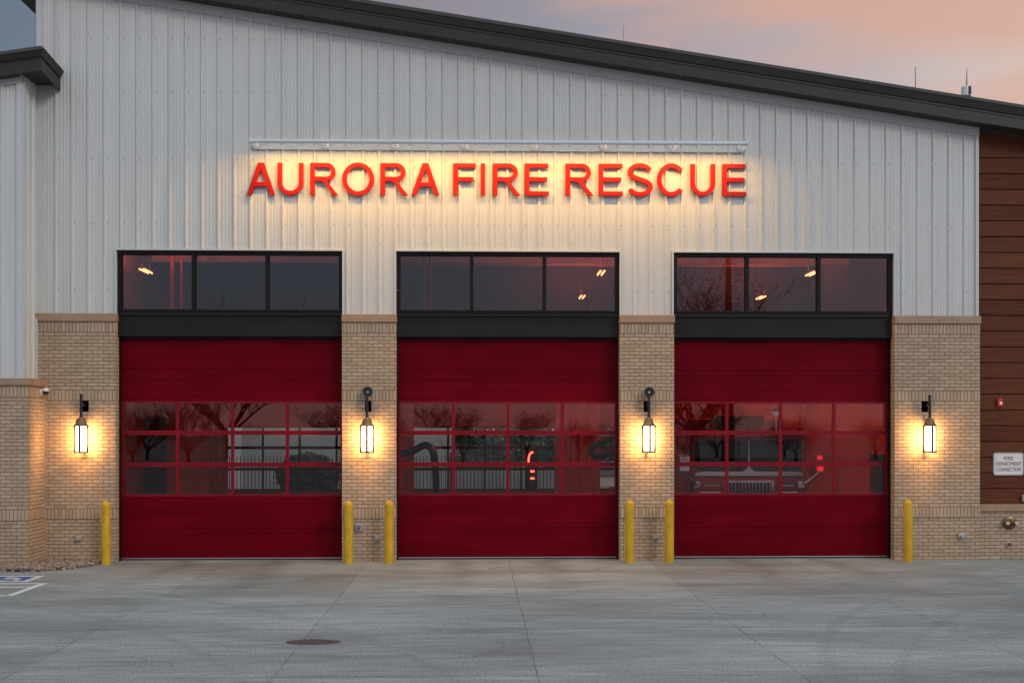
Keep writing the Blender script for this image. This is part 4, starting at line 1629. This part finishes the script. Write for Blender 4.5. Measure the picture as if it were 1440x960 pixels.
rslab(b, 2.44, .06, 1.9, .45, 2.47, .16)
rslab(b, 2.36, .0, .07, .47, 1.52, .06)
cab = b.build('cab', 'truck_red', FT, bevel=.02)
b = MB()
rslab(b, 2.44, 1.95, 7.4, .45, 2.75, .05)
b.build('body', 'truck_red', FT, bevel=.02)
b = MB()
rslab(b, 2.40, .035, .12, 2.28, 2.475, .09)
b.build('visor', 'truck_red', FT, bevel=.01)
for s in (-1, 1):
    b = MB()
    pts = []
    r = .12
    x0, x1, z0, z1 = .022, 1.13, 1.64, 2.27
    for cx, cz, a in ((x1 - r, z1 - r, 0), (x0 + r, z1 - r, 90), (x0 + r, z0 + r, 180), (x1 - r, z0 + r, 270)):
        pts += [(s * (cx + r * cos(radians(a + 15 * k))), cz + r * sin(radians(a + 15 * k))) for k in range(7)]
    b.prism(pts, .035, .07)
    b.build('windshield', 'truck_glass', FT)
b = MB()
b.prism([(-1.15, 1.535), (1.15, 1.535), (1.12, 1.60), (.98, 1.625), (.12, 1.625), (.03, 1.70), (.018, 1.78), (-.018, 1.78), (-.03, 1.70), (-.12, 1.625), (-.98, 1.625), (-1.12, 1.60)], -.014, .03)
b.box(-.016, .016, .0, .04, 1.78, 2.28)
b.build('front_band', 'truck_white', FT)
b = MB()
for s in (-1, 1):
    b.box(s * .5 - .025, s * .5 + .025, -.03, -.005, .75, 1.43)
b.box(-.5, .5, -.03, -.005, 1.40, 1.44)
b.box(-.5, .5, -.03, -.005, .74, .78)
for k in range(13):
    x = -.44 + k * .88 / 12
    b.box(x - .010, x + .010, -.022, -.005, .78, 1.40)
b.build('grille', 'chrome', FT)
bx('grille_backing', 'horn_dark', FT, -.47, .47, -.006, -.001, .78, 1.40)
for s in (-1, 1):
    b = MB()
    b.box(s * .82 - .22, s * .82 + .22, -.03, -.001, .92, 1.20)
    q = b.build('headlight_bezel', 'chrome', FT, bevel=.01)
    b = MB()
    for dx in (-.1, .1):
        b.lathe([(.075, 0), (.075, .015), (.04, .03)], (s * .82 + dx, -.03, 1.06), 'Y', 18)
    b.build('headlight', 'lens_clear', q, smooth=True)
    b = MB()
    b.box(s * .78 - .16, s * .78 + .16, -.03, -.001, 1.315, 1.345)
    b.build('handrail', 'chrome', FT)
bx('bumper', 'chrome', FT, -1.22, 1.22, -.55, 0.02, .42, .72, bevel=.03)
for x in (-.72, -.34, 0, .34, .72):
    b = MB()
    b.lathe([(.045, .0), (.045, .03), (.02, .055)], (x, .03, 2.385), 'Y', 12)
    b.build('marker_light', 'red_lens', FT, smooth=True)
b = MB()
b.box(-.62, .42, .35, .80, 2.47, 2.50)
b.box(-.60, .40, .38, .78, 2.50, 2.80)
b.build('light_bar', 'horn_dark', FT, bevel=.03)
b = MB()
b.lathe([(.10, .0), (.105, .09), (.085, .10)], (.70, .55, 2.88), 'Y', 24)
b.tube([(.70, .5, 2.45), (.70, .5, 2.80)], .02, 8)
b.build('spotlight', 'chrome', FT, smooth=True)
for s in (-1, 1):
    b = MB()
    b.tube([(s * 1.10, .02, 1.36), (s * 1.16, -.10, 1.38), (s * 1.42, -.22, 1.62)], .035, 8)
    b.box(s * 1.10 - .07, s * 1.10 + .07, -.03, .03, 1.28, 1.42)
    ar = b.build('mirror_arm', 'chrome', FT, smooth=True)
    b = MB()
    b.box(s * 1.42 - .12, s * 1.42 + .12, -.30, -.16, 1.62, 1.98)
    b.build('mirror', 'alarm_red' if s > 0 else 'chrome', ar, bevel=.03)  # right mirror coloured red for the red light it reflects
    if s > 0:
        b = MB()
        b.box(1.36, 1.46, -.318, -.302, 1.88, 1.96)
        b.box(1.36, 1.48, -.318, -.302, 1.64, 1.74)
        b.build('mirror_red_glint', 'red_dim', ar)  # glowing patches stand in for red light reflected in the mirror
w0 = None
for x, y in ((-1.02, 1.25), (1.02, 1.25), (-1.02, 5.6), (1.02, 5.6)):
    b = MB()
    b.tube([(x - .17, y, .52), (x + .17, y, .52)], .52, 28)
    wh = b.build('wheel', 'tyre', FT, smooth=True, bevel=.03)
    b = MB()
    b.tube([(x - .175, y, .52), (x + .175, y, .52)], .30, 24)
    b.build('rim', 'chrome', wh, smooth=True)

# ------------------------------------------------------------------ behind the station: car, fence, wall, shrubs, trees
CA = thing('parked_car', 'silver car parked behind the station seen through the middle door', 'car', (4.62, 13.6, 0))
b = MB()
side = [(-.0, .30), (0.0, .62), (.06, .78), (.25, .90), (1.25, 1.02), (2.05, 1.45), (3.2, 1.47), (4.1, 1.05), (4.6, .98), (4.65, .4), (4.5, .28)]
hw = .89
ins = [1, 1, 1, 1, 1, .80, .80, .92, 1, 1, 1]
n_ = len(side)
L_ = [(-hw * k_, y, z) for (y, z), k_ in zip(side, ins)]
R_2 = [(hw * k_, y, z) for (y, z), k_ in zip(side, ins)]
b.v += L_ + R_2
b.f.append(tuple(range(n_)))
b.f.append(tuple(range(2 * n_ - 1, n_ - 1, -1)))
for k in range(n_):
    k2 = (k + 1) % n_
    b.f.append((k, n_ + k, n_ + k2, k2))
b.m += [0] * (n_ + 2)
body = b.build('body', 'car_paint', CA, bevel=.05, seg=3)
b = MB()
b.quad((-.80, 1.30, 1.045), (.80, 1.30, 1.045), (.66, 1.99, 1.43), (-.66, 1.99, 1.43))
ws3 = b.build('windshield', 'truck_glass', CA)
ws3.location = (0, -.022, .022)
b = MB()
b.box(-.42, .42, -.03, .03, .60, .74)
b.build('grille', 'horn_dark', CA, bevel=.01)
b = MB()
b.box(-.55, .55, -.045, .0, .755, .775)
b.box(-.60, .60, -.05, .0, .50, .53)
b.build('chrome_strip', 'chrome', CA)
for s in (-1, 1):
    b = MB()
    b.box(s * .66 - .15, s * .66 + .15, -.02, .10, .64, .76)
    b.build('headlight', 'lens_clear', CA, bevel=.03)
    for y in (.85, 3.65):
        b = MB()
        b.tube([(s * .80 - .1, y, .32), (s * .80 + .1, y, .32)], .32, 22)
        b.build('wheel', 'tyre', CA, smooth=True)

FE = thing('picket_fence', 'black metal picket fence behind the station seen through door glass', 'fence', (0, 20, 0))
b = MB()
for z in (.25, 1.3):
    b.box(-9, 10, -.015, .015, z, z + .04)
b.build('rail', 'fence_black', FE)
b = MB()
x = -8.9
while x < 10:
    b.box(x - .014, x + .014, -.011, .011, .06, 1.58)
    x += .13
kind(b.build('picket_rows', 'fence_black', FE), 'stuff')
for k in range(8):
    x = -9 + k * 2.7
    bx('post', 'fence_black', FE, x - .035, x + .035, -.035, .035, 0, 1.7)
YW = tag(bx('yard_wall', 'yard_wall', None, -9.5, -1.0, 26, 26.3, 0, 3.2), 'pale wall behind the picket fence seen through the left door', 'wall')
LW = tag(bx('retaining_wall', 'yard_wall', None, -1.0, 12, 24, 24.3, 0, .95), 'low pale wall behind the picket fence seen through the middle door', 'wall')


# trees -------------------------------------------------------------
RMIN = [.006]


def branch(b, p, d, L, r, lvl, rn, n):
    pts, rad = [p], [r]
    q = p
    dd = d.normalized()
    seg = 4 if lvl > 1 else 3
    for i in range(seg):
        dd = (dd + Vector((rn.uniform(-.22, .22), rn.uniform(-.22, .22), rn.uniform(-.05, .22)))).normalized()
        q = q + dd * (L / seg)
        pts.append(q)
        rad.append(r * (1 - .55 * (i + 1) / seg))
    b.tube(pts, rad, n if lvl > 2 else (4 if lvl == 2 else 3), caps=False)
    if lvl <= 0:
        return
    kids = {4: 7, 3: 6, 2: 5, 1: 4}[lvl]
    for k in range(kids):
        t = rn.uniform(.3, 1.0) if k else 1.0
        i = min(int(t * seg), seg - 1)
        f = t * seg - i
        bp = pts[i].lerp(pts[i + 1], f)
        ax = Vector((rn.uniform(-1, 1), rn.uniform(-1, 1), rn.uniform(-.1, .5))).normalized()
        nd = (dd * .75 + ax * .85).normalized()
        branch(b, bp, nd, L * rn.uniform(.45, .72), max(r * .5 * (1 - .35 * t), RMIN[0]), lvl - 1, rn, n)


def bare_tree_meshes(seed, h, rmin=.0):
    RMIN[0] = max(rmin, .006)
    rn = random.Random(seed)
    t = MB()
    th = h * .13
    t.tube([(0, 0, -.1), (.03, .02, th * .5), (0, 0, th * 1.05)], [h * .022, h * .017, h * .015], 8)
    c = MB()
    for k in range(8):
        a = k * 2 * pi / 8 + rn.uniform(-.4, .4)
        e_ = rn.uniform(.3, 1.3)
        d = Vector((cos(a) * e_, sin(a) * e_, 1.0))
        branch(c, Vector((0, 0, th * rn.uniform(.8, 1.0))), d, h * rn.uniform(.30, .42), h * .0085, 3, rn, 6)
    return t, c


def bare_tree(seed, h, lab_, grp, loc):
    t, c = bare_tree_meshes(seed, h)
    r = thing('bare_tree', lab_, 'tree', loc, 0, grp)
    t.build('trunk', 'bark', r, smooth=True)
    c.build('crown', 'bark', r)
    return r


rn = random.Random(11)
protos = [bare_tree(s, 8.0, 'bare winter tree across the road, mirrored in the door glass', 'bare trees across the road', (0, 0, 0)) for s in (1, 2, 3)]
spots = [(-23, -90, 2.1), (18.3, -77, 2.6), (16.6, -82, 2.4)]
for i, (x, y, s) in enumerate(spots):
    p = protos[i % 3]
    o = p if i < 3 else copy_tree(p)
    o.location = (x, y, 0)
    o.scale = (s * rn.uniform(.9, 1.15),) * 2 + (s,)
    o.rotation_euler = (0, 0, rn.uniform(0, 6.28))


thick = []
for sd_ in (5, 6, 7):
    t_, c_ = bare_tree_meshes(sd_, 5.0, .009)
    r_ = thing('bare_tree', 'low bushy bare tree in the row mirrored in the door glass', 'tree', (0, 0, 0), 0, 'low bare trees in a row across the road')
    t_.build('trunk', 'bark', r_, smooth=True)
    c_.build('crown', 'bark', r_)
    thick.append(r_)
for k in range(30):
    o = thick[k % 3] if k < 3 else copy_tree(thick[k % 3])
    s = rn.uniform(.8, 1.35)
    o.location = (-64 + k * 4.3 + rn.uniform(-1.8, 1.8), rn.uniform(-92, -66), 0)
    o.scale = (s * 1.4, s * 1.4, s)
    o.rotation_euler = (0, 0, rn.uniform(0, 6.28))


def conifer(loc, h, lab_):
    rn = random.Random(5)
    r = thing('conifer_tree', lab_, 'tree', loc)
    t = MB()
    t.tube([(0, 0, -.1), (0, 0, h * .98)], [h * .025, .02], 8)
    t.build('trunk', 'bark', r, smooth=True)
    c = MB()
    for k in range(6500):
        z = h * (.08 + .92 * rn.random() ** 1.25)
        rad = (1 - z / h) ** .8 * h * .20 * sqrt(rn.random()) * rn.uniform(.75, 1.15) + .06
        a = rn.uniform(0, 6.28)
        p = Vector((rad * cos(a), rad * sin(a), z - rad * .25))
        s = rn.uniform(.12, .30)
        d = Vector((cos(a), sin(a), rn.uniform(-.6, .3))) * s
        w = Vector((-sin(a), cos(a), rn.uniform(-.4, .4))) * s * .35
        c.quad(p - w, p + d * .6 - w * .5, p + d, p + d * .5 + w)
    c.build('crown', 'needle', r)


conifer((21.0, -77, 0), 25.0, 'tall dark conifer mirrored in the right transom window')

bt = bare_tree(21, 16.0, 'bare tree behind the station, its twigs over the right roof edge', None, (21.6, 25, 0))


def shrub(loc, rx, ry, rz, n, lab_, seed):
    rn = random.Random(seed)
    r = thing('shrub', lab_, 'shrub', loc)
    c = MB()
    for k in range(n):
        d = Vector((rn.gauss(0, 1), rn.gauss(0, 1), rn.gauss(0, 1))).normalized() * rn.uniform(.5, 1.05)
        p = Vector((d.x * rx, d.y * ry, max(.03, rz + d.z * rz)))
        s = rn.uniform(.12, .28)
        u = Vector((rn.uniform(-1, 1), rn.uniform(-1, 1), rn.uniform(-1, 1))).normalized() * s
        w = u.orthogonal().normalized() * s * .5
        c.quad(p - u, p - w, p + u, p + w)
    c.build('foliage', 'shrub_leaf', r)
    s_ = MB()
    for k in range(5):
        s_.tube([(0, 0, 0), (rn.uniform(-rx, rx) * .6, rn.uniform(-ry, ry) * .6, rz * 1.4)], .02, 5)
    s_.build('stem', 'bark', r)


shrub((-6.2, 21.5, 0), 1.1, .8, .8, 1600, 'dark shrub beyond the picket fence seen through the left door', 4)
for i, (x, hh) in enumerate(((-2.6, 2.6), (.4, 2.9), (3.6, 2.7), (6.6, 2.8))):
    shrub((x, 30 + i * .7, 0), 2.3, 1.2, hh, 2600, ['dark tall hedge bush at the left of the row beyond the low wall', 'dark tall hedge bush second from the left beyond the low wall',
          'dark tall hedge bush third from the left beyond the low wall', 'dark tall hedge bush at the right of the row beyond the low wall'][i], 30 + i)
